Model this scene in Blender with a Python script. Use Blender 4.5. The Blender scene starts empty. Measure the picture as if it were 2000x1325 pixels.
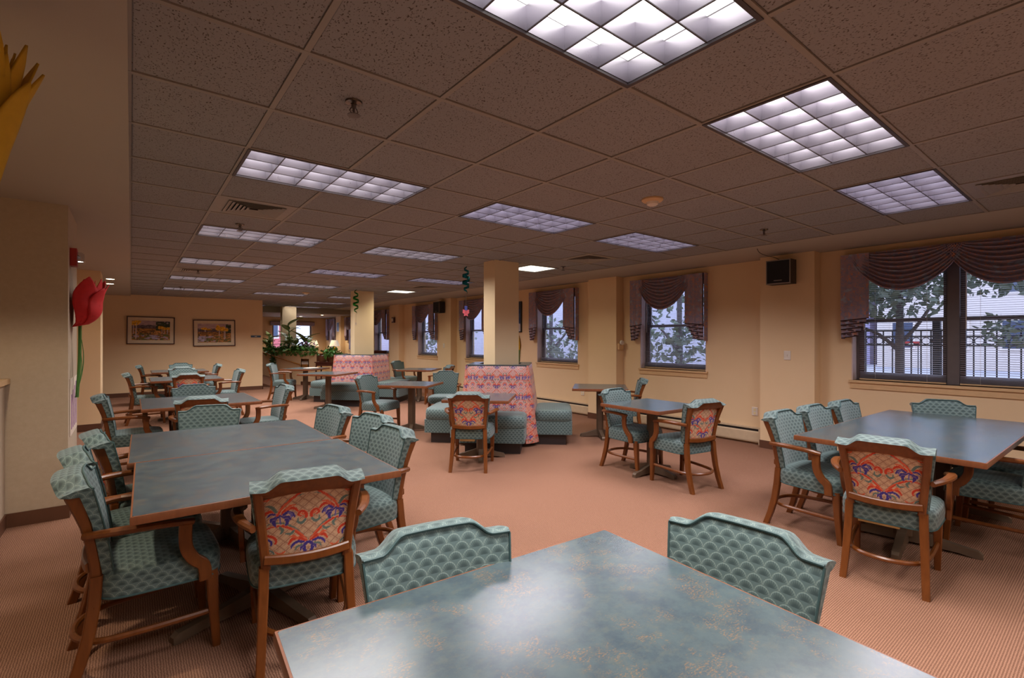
import bpy, math, random
import numpy as np
from mathutils import Vector, Matrix
random.seed(7); rng = np.random.default_rng(7)
S = bpy.context.scene; COL = S.collection
R = math.radians
# ------------------------------------------------------------------ camera, sky, exposure
cam_d = bpy.data.cameras.new('camera'); cam = bpy.data.objects.new('camera', cam_d); COL.objects.link(cam)
cam_d.sensor_width = 36.0; cam_d.lens = 949.0 * 36.0 / 2000.0; cam_d.clip_start = 0.02; cam_d.clip_end = 300
cam.location = (0, 0, 1.48); cam.rotation_euler = (R(90), 0, R(-38.1)); S.camera = cam
W = bpy.data.worlds.new('world'); S.world = W; W.use_nodes = True
bg = W.node_tree.nodes['Background']; bg.inputs[0].default_value = (0.66, 0.74, 1.0, 1); bg.inputs[1].default_value = 3.1
S.view_settings.view_transform = 'Standard'; S.view_settings.look = 'None'; S.view_settings.gamma = 1.0
S.view_settings.exposure = 0.12
try: S.view_settings.use_curve_mapping = False
except Exception: pass
S.cycles.use_denoising = True
S.cycles.max_bounces = 7; S.cycles.diffuse_bounces = 4; S.cycles.glossy_bounces = 3; S.cycles.transparent_max_bounces = 12
S.cycles.sample_clamp_indirect = 6.0; S.cycles.caustics_reflective = False; S.cycles.caustics_refractive = False
TUBE_W = 25.5       # power of the downward light each fixture sheds through its louver
LAMP = 6.0          # radiance of the fluorescent panels
# ------------------------------------------------------------------ node helpers
def lin(r, g, b):
    f = lambda c: (c/255/12.92 if c/255 <= .04045 else ((c/255+.055)/1.055)**2.4)
    return (f(r), f(g), f(b), 1)
class NT:
    def __init__(s, m): s.t = m.node_tree; s.n = s.t.nodes; s.l = s.t.links
    def new(s, t, **k):
        n = s.n.new(t)
        for a, b in k.items(): setattr(n, a, b)
        return n
    def put(s, sock, v):
        if isinstance(v, bpy.types.NodeSocket): s.l.new(v, sock)
        else: sock.default_value = v
    def m(s, op, a, b=None, c=None):
        n = s.new('ShaderNodeMath', operation=op); s.put(n.inputs[0], a)
        if b is not None: s.put(n.inputs[1], b)
        if c is not None: s.put(n.inputs[2], c)
        return n.outputs[0]
    def mix(s, f, a, b):
        n = s.new('ShaderNodeMix', data_type='RGBA'); s.put(n.inputs[0], f); s.put(n.inputs[6], a); s.put(n.inputs[7], b)
        return n.outputs[2]
    def noise(s, vec, scale, detail=3, rough=.55):
        n = s.new('ShaderNodeTexNoise'); s.put(n.inputs['Vector'], vec); n.inputs['Scale'].default_value = scale
        n.inputs['Detail'].default_value = detail; n.inputs['Roughness'].default_value = rough
        return n.outputs[0]
    def ramp(s, f, stops):
        n = s.new('ShaderNodeValToRGB'); e = n.color_ramp.elements
        while len(e) < len(stops): e.new(.5)
        for i, (p, c) in enumerate(stops): e[i].position = p; e[i].color = c
        s.put(n.inputs[0], f); return n.outputs[0]
    def smooth(s, x, lo, hi):
        n = s.new('ShaderNodeMapRange', interpolation_type='SMOOTHSTEP'); s.put(n.inputs[0], x)
        n.inputs[1].default_value = lo; n.inputs[2].default_value = hi; return n.outputs[0]
    def pos(s): return s.new('ShaderNodeNewGeometry').outputs['Position']
    def obj(s): return s.new('ShaderNodeTexCoord').outputs['Object']
    def scale(s, v, k):
        n = s.new('ShaderNodeVectorMath', operation='MULTIPLY'); s.put(n.inputs[0], v); n.inputs[1].default_value = k
        return n.outputs[0]
    def bump(s, h, strength, dist=.01):
        n = s.new('ShaderNodeBump'); n.inputs['Strength'].default_value = strength; n.inputs['Distance'].default_value = dist
        s.put(n.inputs['Height'], h); return n.outputs[0]
def newmat(name, color=(.5,.5,.5,1), rough=.6, metal=0, spec=.5, emit=None, es=0):
    m = bpy.data.materials.new(name); m.use_nodes = True; b = m.node_tree.nodes['Principled BSDF']
    b.inputs['Base Color'].default_value = color; b.inputs['Roughness'].default_value = rough
    b.inputs['Metallic'].default_value = metal; b.inputs['Specular IOR Level'].default_value = spec
    if emit: b.inputs['Emission Color'].default_value = emit; b.inputs['Emission Strength'].default_value = es
    return m, NT(m), b
def plain(name, rgb, rough=.6, var=.10, scale=14, **k):       # colour with slight procedural mottling
    m, n, b = newmat(name, lin(*rgb), rough, **k)
    c = lin(*rgb); lo = tuple(x*(1-var) for x in c[:3])+(1,); hi = tuple(min(1, x*(1+var)) for x in c[:3])+(1,)
    n.put(b.inputs['Base Color'], n.mix(n.noise(n.obj(), scale), lo, hi)); return m
M = {}
def wallmat(name, a, bcol, scale, bump):
    m, n, b = newmat(name, rough=.75, spec=.25); p = n.pos()
    f = n.noise(p, scale, 5, .6); n.put(b.inputs['Base Color'], n.mix(f, a, bcol))
    n.put(b.inputs['Normal'], n.bump(n.noise(p, 260, 3), bump, .003)); return m
M['wall'] = wallmat('yellow_wall_paint', lin(234,204,164), lin(228,197,155), 3, .15)
M['column'] = wallmat('column_paint', lin(232,208,170), lin(226,202,162), 3, .15)
M['pillar'] = wallmat('beige_wallcovering', lin(200,182,160), lin(182,162,138), 26, .35)
M['plaster'] = wallmat('ceiling_plaster', lin(180,170,158), lin(174,164,152), 2, .1)
M['jamb'] = plain('jamb_paint', (214,190,180), .6)
M['sill'] = plain('sill_paint', (216,178,132), .5)
# ceiling tile: fissured mineral fibre
m, n, b = newmat('mineral_fibre_tile', rough=.95, spec=.1); p = n.pos()
f1 = n.smooth(n.noise(n.scale(p, (1.6,1,1)), 95, 2, .5), .60, .68); f2 = n.noise(p, 1.2, 2)
base = n.mix(f2, lin(158,155,155), lin(150,147,147)); n.put(b.inputs['Base Color'], n.mix(f1, base, lin(92,80,72)))
n.put(b.inputs['Normal'], n.bump(n.m('SUBTRACT', 1, f1), .5, .004)); M['tile'] = m
M['tee'] = plain('tee_paint', (152,142,132), .5)
# carpet: small two-tone weave
m, n, b = newmat('woven_carpet', rough=1, spec=.05); p = n.pos()
sx = n.new('ShaderNodeSeparateXYZ'); n.put(sx.inputs[0], p); K = 2*math.pi/.021
wob = n.m('MULTIPLY', n.m('SUBTRACT', n.noise(p, 40, 2), .5), 2.6)
a = n.m('SINE', n.m('ADD', n.m('MULTIPLY', n.m('ADD', sx.outputs[0], sx.outputs[1]), K), wob))
c_ = n.m('SINE', n.m('ADD', n.m('MULTIPLY', n.m('SUBTRACT', sx.outputs[0], sx.outputs[1]), K), wob))
w_ = n.m('ADD', n.m('MULTIPLY', n.m('MULTIPLY', a, c_), .5), n.m('MULTIPLY', n.m('SUBTRACT', n.noise(p, 210, 2), .5), .9))
f = n.smooth(w_, -.35, .4); big = n.noise(p, .9, 3)
cc = n.mix(f, lin(108,76,62), lin(180,136,112)); cc = n.mix(n.m('MULTIPLY', big, .22), cc, lin(152,106,76))
n.put(b.inputs['Base Color'], cc); n.put(b.inputs['Normal'], n.bump(f, .6, .006)); M['carpet'] = m
M['cove'] = plain('rubber_cove_base', (96,62,44), .45)
# wood
def wood(name, c1, c2, rough=.28):
    m, n, b = newmat(name, rough=rough, spec=.5); o = n.obj()
    g = n.noise(n.scale(o, (14, 14, 2.2)), 3.2, 4, .6); n.put(b.inputs['Base Color'], n.mix(g, c1, c2))
    n.put(b.inputs['Roughness'], n.m('ADD', n.m('MULTIPLY', g, .15), rough-.05)); return m
M['wood'] = wood('cherry_stained_wood', lin(84,42,16), lin(134,76,31))
M['edge'] = wood('tabletop_wood_edge', lin(110,62,38), lin(144,88,54), .3)
M['darkwood'] = wood('dark_mahogany', lin(60,26,20), lin(92,42,30), .3)
M['rail'] = wood('oak_handrail', lin(150,98,44), lin(184,128,66), .35)
# laminate
m, n, b = newmat('slate_laminate', rough=.22, spec=.7); b.inputs['Coat Weight'].default_value = .22; b.inputs['Coat Roughness'].default_value = .22; p = n.pos()
g1 = n.noise(p, 9, 6, .7); g2 = n.noise(n.scale(p, (1,1.8,1)), 130, 4, .75); g3 = n.noise(p, 11, 4, .65); g4 = n.noise(n.scale(p, (1,1.6,1)), 26, 5, .75)
cb = n.mix(n.smooth(g1, .34, .66), lin(60,74,82), lin(74,88,91)); cb = n.mix(n.m('MULTIPLY', n.smooth(g4, .48, .68), .3), cb, lin(96,96,84))
fl = n.m('MULTIPLY', n.smooth(g2, .50, .60), n.smooth(g3, .50, .62))
n.put(b.inputs['Base Color'], n.mix(n.m('MULTIPLY', fl, .5), cb, lin(146,106,58)))
n.put(b.inputs['Roughness'], n.m('ADD', n.m('MULTIPLY', g1, .06), .22)); M['laminate'] = m
# scallop-shell upholstery (pattern in UV metres)
def scallop(name, Wd, dark, mid, light):
    m, n, b = newmat(name, rough=.6, spec=.35)
    uv = n.new('ShaderNodeUVMap'); sp = n.new('ShaderNodeSeparateXYZ'); n.put(sp.inputs[0], uv.outputs[0])
    rh = .54
    u = n.m('DIVIDE', sp.outputs[0], Wd); v = n.m('DIVIDE', sp.outputs[1], Wd*rh)
    r_ = n.m('FLOOR', v); fv = n.m('SUBTRACT', v, r_); off = n.m('MULTIPLY', n.m('FLOORED_MODULO', r_, 2.0), .5)
    def cand(o, yshift):
        x = n.m('SUBTRACT', n.m('FRACT', n.m('ADD', u, o)), .5); y = n.m('MULTIPLY', n.m('ADD', fv, yshift), rh)
        d = n.m('SQRT', n.m('ADD', n.m('MULTIPLY', x, x), n.m('MULTIPLY', y, y)))
        ang = n.m('ARCTAN2', x, n.m('ADD', y, .30)); return d, ang
    d1, a1 = cand(off, 0.0); d2, a2 = cand(n.m('SUBTRACT', .5, off), -1.0)
    ins = n.m('LESS_THAN', d1, .5)
    def pick(x, y): return n.m('ADD', n.m('MULTIPLY', ins, x), n.m('MULTIPLY', n.m('SUBTRACT', 1.0, ins), y))
    d = pick(d1, d2); an = pick(a1, a2)
    ring = n.m('MULTIPLY', ins, n.smooth(d1, .415, .485))
    rays = n.m('MULTIPLY', n.smooth(n.m('SINE', n.m('MULTIPLY', an, 30.0)), .1, .9), n.smooth(d, .12, .46))
    body = n.m('MULTIPLY', ins, n.m('SUBTRACT', 1.0, n.smooth(d1, .1, .5)))
    c = n.mix(body, mid, dark); c = n.mix(n.m('MULTIPLY', rays, .30), c, light); c = n.mix(n.m('MULTIPLY', ring, .42), c, light)
    n.put(b.inputs['Base Color'], c); n.put(b.inputs['Normal'], n.bump(n.m('SUBTRACT', d, ring), .25, .004))
    b.inputs['Sheen Weight'].default_value = .2
    return m
M['shell'] = scallop('teal_shell_upholstery', .047, lin(58,76,76), lin(88,108,107), lin(140,156,146))
M['piping'] = plain('teal_piping', (58,84,84), .6)
# colour-attribute prints (woven / printed flat patterns)
def attrmat(name, rough=.7, gain=1.0, spec=.3):
    m, n, b = newmat(name, rough=rough, spec=spec); a = n.new('ShaderNodeVertexColor'); a.layer_name = 'Col'
    n.put(b.inputs['Base Color'], a.outputs[0])
    n.put(b.inputs['Normal'], n.bump(n.noise(n.obj(), 420, 2), .25, .002)); return m
M['tapestry'] = attrmat('floral_tapestry'); M['vinyl'] = attrmat('floral_booth_vinyl', .32, spec=.5); M['print'] = attrmat('art_print', .5)
# valance fabric
m, n, b = newmat('paisley_drapery', rough=.8, spec=.2); o = n.obj()
q1 = n.noise(n.scale(o, (1,1,1.6)), 16, 4, .7); q2 = n.noise(n.scale(o, (1,2,1)), 23, 3, .6); q3 = n.noise(o, 11, 2)
c = n.mix(n.smooth(q1, .42, .6), lin(166,140,146), lin(138,134,158)); c = n.mix(n.smooth(q2, .56, .66), c, lin(200,138,112))
c = n.mix(n.smooth(q3, .60, .68), c, lin(156,164,186)); n.put(b.inputs['Base Color'], c); M['drape'] = m
M['trimcord'] = plain('drapery_trim', (56,30,30), .7)
M['bronze'] = plain('bronze_window_frame', (108,98,96), .45, metal=.2)
M['slat'] = plain('blind_slat', (150,138,140), .5)
M['basemetal'] = plain('bronze_table_base', (104,84,66), .5, metal=.25)
M['plinth'] = plain('dark_plinth', (52,44,44), .5)
M['heater'] = plain('heater_enamel', (206,182,150), .4); M['black'] = plain('black_plastic', (26,24,24), .4)
M['speaker'] = plain('speaker_cabinet', (40,34,34), .5); M['grille'] = plain('speaker_grille', (24,22,24), .8); M['silver'] = plain('silver_edge', (150,140,130), .35, metal=.6)
M['white'] = plain('white_plastic', (226,214,200), .4); M['cream'] = plain('cream_card', (230,212,158), .7); M['paper'] = plain('paper', (226,208,190), .8)
M['frame'] = plain('picture_frame_wood', (66,30,24), .35); M['mat'] = plain('picture_mat', (226,206,176), .8)
M['red'] = plain('red_enamel', (168,30,28), .4); M['tissue_red'] = plain('red_tissue_paper', (196,26,30), .75, .18, 30)
M['tissue_yellow'] = plain('yellow_tissue_paper', (206,160,30), .75, .15, 30); M['stem'] = plain('green_paper', (64,110,40), .7)
M['leaf'] = plain('green_leaf', (70,118,46), .45, .35, 9); M['leafdark'] = plain('dark_leaf', (52,86,42), .4, .3, 9)
M['leafout'] = plain('outdoor_leaf', (112,124,104), .6, .35, 5); M['bark'] = plain('bark', (92,84,84), .9, .3, 20)
M['flower'] = plain('small_flowers', (150,96,150), .6, .4, 40); M['wicker'] = plain('wicker', (110,66,36), .7, .3, 60)
M['brass'] = plain('polished_brass', (206,160,52), .22, metal=.9)
m, n, b = newmat('lamp_shade_fabric', lin(240,228,206), .8, emit=lin(255,236,206), es=.25); M['shade'] = m
M['sign'] = plain('blue_sign_plate', (60,84,110), .4)
M['foil_teal'] = plain('teal_foil', (30,120,130), .18, metal=.8); M['foil_green'] = plain('green_foil', (24,120,30), .2, metal=.7)
M['pink'] = plain('pink_card', (240,110,130), .6); M['blue'] = plain('blue_card', (80,90,180), .6); M['thread'] = plain('nylon_thread', (120,110,100), .5)
M['louver'], n, b = newmat('louver_aluminium', lin(178,174,184), .3, .8)
n.put(b.inputs['Roughness'], n.m('ADD', n.m('MULTIPLY', n.noise(n.obj(), 20, 2), .12), .24))
M['fixrim'] = plain('fixture_rim', (70,62,66), .5)
def lampmat(name, col, k):
    m, n, b = newmat(name, (.8,.8,.8,1), .6); b.inputs['Emission Color'].default_value = col
    n.put(b.inputs['Emission Strength'], n.m('MULTIPLY', n.m('ADD', n.m('MULTIPLY', n.noise(n.obj(), 3, 1), .1), .95), k)); return m
M['tube_white'] = lampmat('fluorescent_white', (1.0,.93,.92,1), LAMP); M['tube_lilac'] = lampmat('fluorescent_cool', (.92,.86,1.0,1), LAMP)
M['tube_soft'] = lampmat('fluorescent_soft', (1.0,.96,.93,1), LAMP*.52); M['tube_warm'] = lampmat('fluorescent_warm', (1.0,.95,.76,1), 2.2); M['downlamp'] = lampmat('halogen', (1.0,.82,.55,1), 16)
M['chrome'] = plain('chrome', (120,110,104), .25, metal=.9)
# glass: clear with a faint fresnel reflection
m = bpy.data.materials.new('window_glass'); m.use_nodes = True; n = NT(m); n.n.remove(n.n['Principled BSDF'])
tr = n.new('ShaderNodeBsdfTransparent'); tr.inputs[0].default_value = (.86,.88,.93,1); gl = n.new('ShaderNodeBsdfGlossy'); gl.inputs['Roughness'].default_value = .03
fr = n.new('ShaderNodeFresnel'); mx = n.new('ShaderNodeMixShader'); n.l.new(n.m('MULTIPLY', fr.outputs[0], n.m('SUBTRACT', 1.0, n.new('ShaderNodeNewGeometry').outputs['Backfacing'])), mx.inputs[0]); n.l.new(tr.outputs[0], mx.inputs[1]); n.l.new(gl.outputs[0], mx.inputs[2])
n.l.new(mx.outputs[0], n.n['Material Output'].inputs[0]); M['glass'] = m
# outdoors
M['street'] = plain('street_concrete', (176,176,182), .9, .15, .6); M['lawn'] = plain('dry_lawn', (120,126,104), .95, .25, 3); M['iron'] = plain('wrought_iron', (40,40,48), .5)
M['house_a'] = plain('cream_siding', (214,202,190), .8); M['house_b'] = plain('lavender_siding', (168,160,190), .8); M['house_c'] = plain('pink_brick', (206,110,110), .85, .2, 8)
M['roof'] = plain('grey_roof', (96,92,98), .9); M['hwin'] = plain('house_window', (70,80,100), .15); M['car'] = plain('red_car_paint', (176,26,34), .25); M['orange'] = plain('orange_sign', (238,140,20), .5)
M['brick'] = plain('grey_brick', (204,202,214), .9, .2, 6)
# ------------------------------------------------------------------ mesh helpers
class MB:
    def __init__(s): s.v = []; s.f = []
    def add(s, V, F):
        o = len(s.v); s.v += [tuple(p) for p in V]; s.f += [tuple(i+o for i in f) for f in F]; return s
    def box(s, x0, x1, y0, y1, z0, z1):
        return s.add([(x0,y0,z0),(x1,y0,z0),(x1,y1,z0),(x0,y1,z0),(x0,y0,z1),(x1,y0,z1),(x1,y1,z1),(x0,y1,z1)],
                     [(3,2,1,0),(4,5,6,7),(0,1,5,4),(1,2,6,5),(2,3,7,6),(3,0,4,7)])
    def loft(s, rings, cap=True, wrap=True):
        k = len(rings[0]); V = [p for r in rings for p in r]; F = []
        for i in range(len(rings)-1):
            for j in range(k if wrap else k-1):
                a = i*k+j; b_ = i*k+(j+1) % k; F.append((a, b_, b_+k, a+k))
        if cap: F.append(tuple(range(k-1, -1, -1))); F.append(tuple((len(rings)-1)*k+j for j in range(k)))
        return s.add(V, F)
    def tube(s, path, r, n=8, cap=True):
        P = [Vector(p) for p in path]; rings = []; up = Vector((0,0,1)); prev = None
        for i, p in enumerate(P):
            t = (P[min(i+1, len(P)-1)]-P[max(i-1, 0)]).normalized()
            ref = prev if prev is not None else (Vector((1,0,0)) if abs(t.z) > .9 else up)
            a = (ref - t*ref.dot(t))
            if a.length < 1e-5: a = t.orthogonal()
            a.normalize(); b_ = t.cross(a); prev = a
            rr = r[i] if isinstance(r, (list, tuple)) else r
            rings.append([p + a*math.cos(2*math.pi*j/n)*rr + b_*math.sin(2*math.pi*j/n)*rr for j in range(n)])
        return s.loft(rings, cap)
    def lathe(s, prof, n=20, c=(0,0,0)):
        return s.loft([[(c[0]+r*math.cos(2*math.pi*j/n), c[1]+r*math.sin(2*math.pi*j/n), c[2]+z) for j in range(n)] for r, z in prof])
    def grid(s, nu, nv, fn):
        V = [fn(i/(nu-1), j/(nv-1)) for j in range(nv) for i in range(nu)]
        return s.add(V, [(j*nu+i, j*nu+i+1, (j+1)*nu+i+1, (j+1)*nu+i) for j in range(nv-1) for i in range(nu-1)])
    def mesh(s, name, mat, smooth=True, ang=38, uv=False, colors=None):
        me = bpy.data.meshes.new(name); me.from_pydata(s.v, [], s.f); me.update()
        me.materials.append(mat)
        if smooth:
            me.polygons.foreach_set('use_smooth', [True]*len(me.polygons)); me.set_sharp_from_angle(angle=R(ang))
        if uv: boxuv(me)
        if colors is not None:
            ca = me.color_attributes.new('Col', 'FLOAT_COLOR', 'POINT')
            arr = np.ones((len(me.vertices), 4), dtype=np.float32); arr[:, :3] = colors; ca.data.foreach_set('color', arr.ravel())
        return me
    def build(s, name, mat, parent=None, **k): return link(name, s.mesh(name, mat, **k), parent)
def boxuv(me):
    u = me.uv_layers.new(name='UVMap'); V = me.vertices
    for p in me.polygons:
        nx, ny, nz = abs(p.normal.x), abs(p.normal.y), abs(p.normal.z)
        for li in p.loop_indices:
            c = V[me.loops[li].vertex_index].co
            if nz >= nx and nz >= ny*.9: uvv = (c.x, c.y)
            elif ny >= nx: uvv = (c.x, c.z)
            else: uvv = (c.y, c.z)
            u.data[li].uv = (uvv[0]+2, uvv[1]+2)
def link(name, me, parent=None):
    o = bpy.data.objects.new(name, me); COL.objects.link(o)
    if parent is not None: o.parent = parent
    return o
def tag(o, label, cat, group=None, kind=None):
    o['label'] = label; o['category'] = cat
    if group: o['group'] = group
    if kind: o['kind'] = kind
    return o
def struct(o, label=None, cat=None):
    o['kind'] = 'structure'
    if label: o['label'] = label
    if cat: o['category'] = cat
    return o
def thing(name, label, cat, loc=(0,0,0), rz=0, group=None):
    o = bpy.data.objects.new(name, None); COL.objects.link(o); o.location = loc; o.rotation_euler = (0,0,R(rz)); o.empty_display_size = .1
    return tag(o, label, cat, group)
def box(name, dims, mat, parent=None, **k): return MB().box(*dims).build(name, mat, parent, smooth=False, **k)
def rr(cx, cy, w, d, z, c=.25):       # chamfered rectangle ring in xy
    a, b_ = w/2, d/2; k = min(w, d)*c
    return [(cx+x, cy+y, z) for x, y in [(-a+k,-b_),(a-k,-b_),(a,-b_+k),(a,b_-k),(a-k,b_),(-a+k,b_),(-a,b_-k),(-a,-b_+k)]]
def sweep(path, w, h, c=.25, up=(0,0,1)):   # rectangular section along a path: w across, h along up
    P = [Vector(p) for p in path]; rings = []; U = Vector(up)
    for i, p in enumerate(P):
        t = (P[min(i+1, len(P)-1)]-P[max(i-1, 0)]).normalized(); s_ = t.cross(U)
        s_ = s_.normalized() if s_.length > 1e-4 else Vector((1,0,0)); u_ = s_.cross(t).normalized()
        ww = w[i] if isinstance(w, list) else w; hh = h[i] if isinstance(h, list) else h
        a, b_ = ww/2, hh/2; k = min(ww, hh)*c
        rings.append([p+s_*x+u_*y for x, y in [(-a+k,-b_),(a-k,-b_),(a,-b_+k),(a,b_-k),(a-k,b_),(-a+k,b_),(-a,b_-k),(-a,-b_+k)]])
    return MB().loft(rings)
def curve(pts, n):                    # Catmull-Rom resample
    P = [Vector(p) for p in pts]; out = []
    for i in range(len(P)-1):
        p0, p1, p2, p3 = P[max(i-1,0)], P[i], P[i+1], P[min(i+2, len(P)-1)]
        for j in range(n):
            t = j/n; out.append(.5*((2*p1)+(p2-p0)*t+(2*p0-5*p1+4*p2-p3)*t*t+(3*p1-p0-3*p2+p3)*t**3))
    return out+[P[-1]]
def l3(a): a = np.asarray(a, float)/255; return np.where(a <= .04045, a/12.92, ((a+.055)/1.055)**2.4)
# ------------------------------------------------------------------ floral tapestry design
RD, BL, GR, RO, LB = (196,62,38), (66,54,130), (98,116,108), (214,96,62), (104,92,156)
STROKES = [  # colour, width, points (x = distance from the mirror axis, y up); each stroke tapers to its tip
 (GR,.020,[(.03,.24),(.10,.33),(.19,.43),(.30,.51),(.42,.53),(.5,.50)]), (RD,.024,[(.02,.19),(.08,.28),(.18,.38),(.30,.46),(.42,.47),(.5,.44)]), (RO,.012,[(.02,.22),(.09,.31),(.19,.41),(.31,.49)]),
 (GR,.022,[(.35,.68),(.28,.80),(.18,.88),(.06,.92)]), (RD,.024,[(.36,.63),(.31,.74),(.21,.85),(.09,.95),(0,1.0)]), (RO,.012,[(.34,.70),(.26,.80),(.16,.89)]),
 (BL,.036,[(.315,.63),(.27,.60),(.25,.53),(.27,.47)]), (BL,.026,[(.275,.60),(.235,.60),(.215,.55)]), (BL,.036,[(.345,.63),(.39,.60),(.405,.53),(.385,.47)]), (BL,.026,[(.385,.60),(.425,.60),(.44,.55)]), (LB,.018,[(.33,.60),(.33,.50)]),
 (RD,.034,[(.30,.655),(.25,.72),(.17,.72),(.12,.65)]), (RO,.020,[(.25,.72),(.20,.77),(.15,.76)]), (BL,.028,[(.29,.64),(.24,.67),(.185,.64),(.165,.58)]), (LB,.018,[(.23,.66),(.20,.62),(.20,.58)]),
 (RD,.030,[(.36,.65),(.42,.72),(.48,.71),(.5,.66)]), (GR,.030,[(.37,.70),(.41,.79),(.47,.83)]), (BL,.024,[(.38,.66),(.43,.68),(.47,.64)]), (GR,.024,[(.34,.45),(.31,.40),(.34,.34)]), (GR,.024,[(.18,.37),(.22,.33),(.28,.34)]),
 (RD,.026,[(.03,.55),(.035,.62),(.085,.66),(.12,.61),(.085,.58)]), (GR,.026,[(.04,.53),(.075,.48),(.125,.50),(.12,.56)]), (RO,.014,[(.06,.60),(.09,.63)]),
 (BL,.034,[(.015,.17),(.05,.13),(.05,.06),(.02,.03)]), (BL,.024,[(.05,.12),(.09,.11),(.10,.06)]), (RD,.034,[(.05,.20),(.12,.25),(.20,.24),(.25,.17)]), (RO,.02,[(.13,.245),(.18,.29),(.23,.28)]), (BL,.028,[(.06,.18),(.13,.195),(.19,.165),(.22,.10)]), (GR,.020,[(.08,.14),(.14,.12),(.17,.07)]),
 (RD,.030,[(.5,.33),(.44,.31),(.395,.25),(.41,.18)]), (BL,.024,[(.5,.27),(.455,.23),(.455,.16)]), (RO,.02,[(.30,.06),(.36,.02),(.42,.06)]), (GR,.02,[(.5,.08),(.45,.06),(.43,.01)]), (RO,.02,[(.5,.93),(.45,.92),(.42,.96)])]
def floral(U, Vv, bgc, line, gain=1.0):
    U = np.asarray(U, float); Vv = np.asarray(Vv, float); x = np.abs((U % 1)-.5); y = Vv % 1
    out = np.tile(np.array(bgc, float), (len(x), 1))
    zz = np.minimum(np.abs(((x*7+y*7) % 1)-.5), np.abs(((x*7-y*7) % 1)-.5)); out[zz < .07] = line
    zz2 = np.abs((((x*14+y*14) % 1)-.5)); out[(zz2 < .10)] = out[(zz2 < .10)]*.5+np.array(line)*.5
    for c, w, pts in STROKES:
        P = [(p.x, p.y) for p in curve([(a, b_, 0) for a, b_ in pts], 5)]; best = np.full(len(x), 9.); w = w*.66
        for i in range(len(P)-1):
            (ax, ay), (bx, by) = P[i], P[i+1]; dx, dy = bx-ax, by-ay; L = dx*dx+dy*dy+1e-9; t0 = (i+.5)/(len(P)-1)
            wl = w*(.22+.95*math.sin(math.pi*min(1, .22+.74*t0)))
            for oy in (-1, 0, 1):
                tt = np.clip(((x-ax)*dx+(y+oy-ay)*dy)/L, 0, 1); d = np.hypot(x-ax-tt*dx, y+oy-ay-tt*dy)/wl; best = np.minimum(best, d)
        out[best < 1] = c; e = (best >= 1) & (best < 1.25); out[e] = out[e]*.55+np.array((232,196,160))*.45
    return l3(np.clip(out*gain, 0, 255))
# ------------------------------------------------------------------ setting
CZ = 2.62
box('floor', (-6, 6.95, -3.2, 22.6, -.1, 0), M['carpet'])['kind'] = 'structure'
WX = 6.95; WT = 7.22
OPEN = [(.28,2.12,.98,2.47),(4.03,5.26,.98,2.45),(6.75,7.98,.98,2.45),(9.62,10.84,.98,2.45),(12.36,13.56,.98,2.45),(15.69,16.95,.98,2.45),(18.5,19.6,1.05,2.3),(20.9,22.0,1.05,2.3)]
w = MB(); yprev = -3.2
for (a, b_, z0, z1) in OPEN:
    w.box(WX, WT, yprev, a, 0, 2.9); w.box(WX, WT, a, b_, 0, z0); w.box(WX, WT, a, b_, z1, 2.9); yprev = b_
w.box(WX, WT, yprev, 22.8, 0, 2.9)
struct(w.build('wall_right', M['wall'], smooth=False))
def outlines(y0, y1, z0, z1): pass
for i, (a, b_) in enumerate([(2.46,3.13),(5.63,6.30),(11.29,11.90),(14.51,15.19),(17.6,18.2),(20.0,20.6)]):
    t = struct(box('trim_%d' % (i+1), (6.76, WX, a, b_, 0, 2.62), M['wall']))
    bb = MB().box(6.752, 6.76, a-.008, b_+.008, 0, .105).box(6.76, WX-.001, a-.008, a, 0, .105).box(6.76, WX-.001, b_, b_+.008, 0, .105)
    bb.build('baseboard', M['cove'], t, smooth=False)
struct(box('wall_back', (-6, 3.05, 15.8, 16.05, 0, 2.9), M['wall']))
struct(MB().box(-6, 3.06, 15.788, 15.8, 0, .105).box(3.05, 3.062, 15.788, 16.05, 0, .105).build('baseboard_back', M['cove'], smooth=False))
struct(box('wall_left', (-2.75, -2.6, -3.2, 15.8, 0, 2.9), M['wall']))
struct(box('wall_front', (-6, 7.2, -3.4, -3.2, 0, 2.9), M['wall']))
wf = MB(); wf.box(.0, 4.74, 22.6, 22.85, 0, 2.9).box(6.35, 7.2, 22.6, 22.85, 0, 2.9).box(4.74, 6.35, 22.6, 22.85, 0, 1.05).box(4.74, 6.35, 22.6, 22.85, 2.12, 2.9)
struct(wf.build('wall_far', M['wall'], smooth=False)); struct(box('wall_far_left', (-.15, 0, 16.05, 22.6, 0, 2.9), M['wall']))
# left pillars, the pass-through half wall
def pillar(name, dims, mat):
    o = struct(box(name, dims, mat)); x0, x1, y0, y1 = dims[:4]
    MB().box(x0-.01, x1+.01, y0-.01, y0, 0, .11).box(x1, x1+.01, y0, y1, 0, .11).box(x0-.01, x0, y0, y1, 0, .11).build('baseboard', M['cove'], o, smooth=False)
    return o
pillar('pillar', (-1.25, -.41, 5.43, 6.26, 0, 2.60), M['pillar']); pillar('pillar', (-1.1, -.39, 10.33, 11.1, 0, 2.60), M['wall']); pillar('pillar', (-1.25, -.37, 1.75, 2.32, 0, 2.60), M['pillar'])
hw = struct(box('half_wall', (-.95, -.775, 2.32, 5.42, 0, 1.13), M['pillar'])); box('counter_cap', (-1.0, -.745, 2.32, 5.425, 1.13, 1.17), M['sill'], hw); box('baseboard', (-.775, -.765, 2.32, 5.42, 0, .11), M['cove'], hw)
# columns
for (x0, x1, y0, y1) in [(4.11,4.55,5.64,5.92),(4.13,4.60,11.26,11.52),(4.16,4.62,18.3,18.6)]:
    struct(box('column', (x0, x1, y0, y1, 0, 2.62), M['column']))
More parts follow.
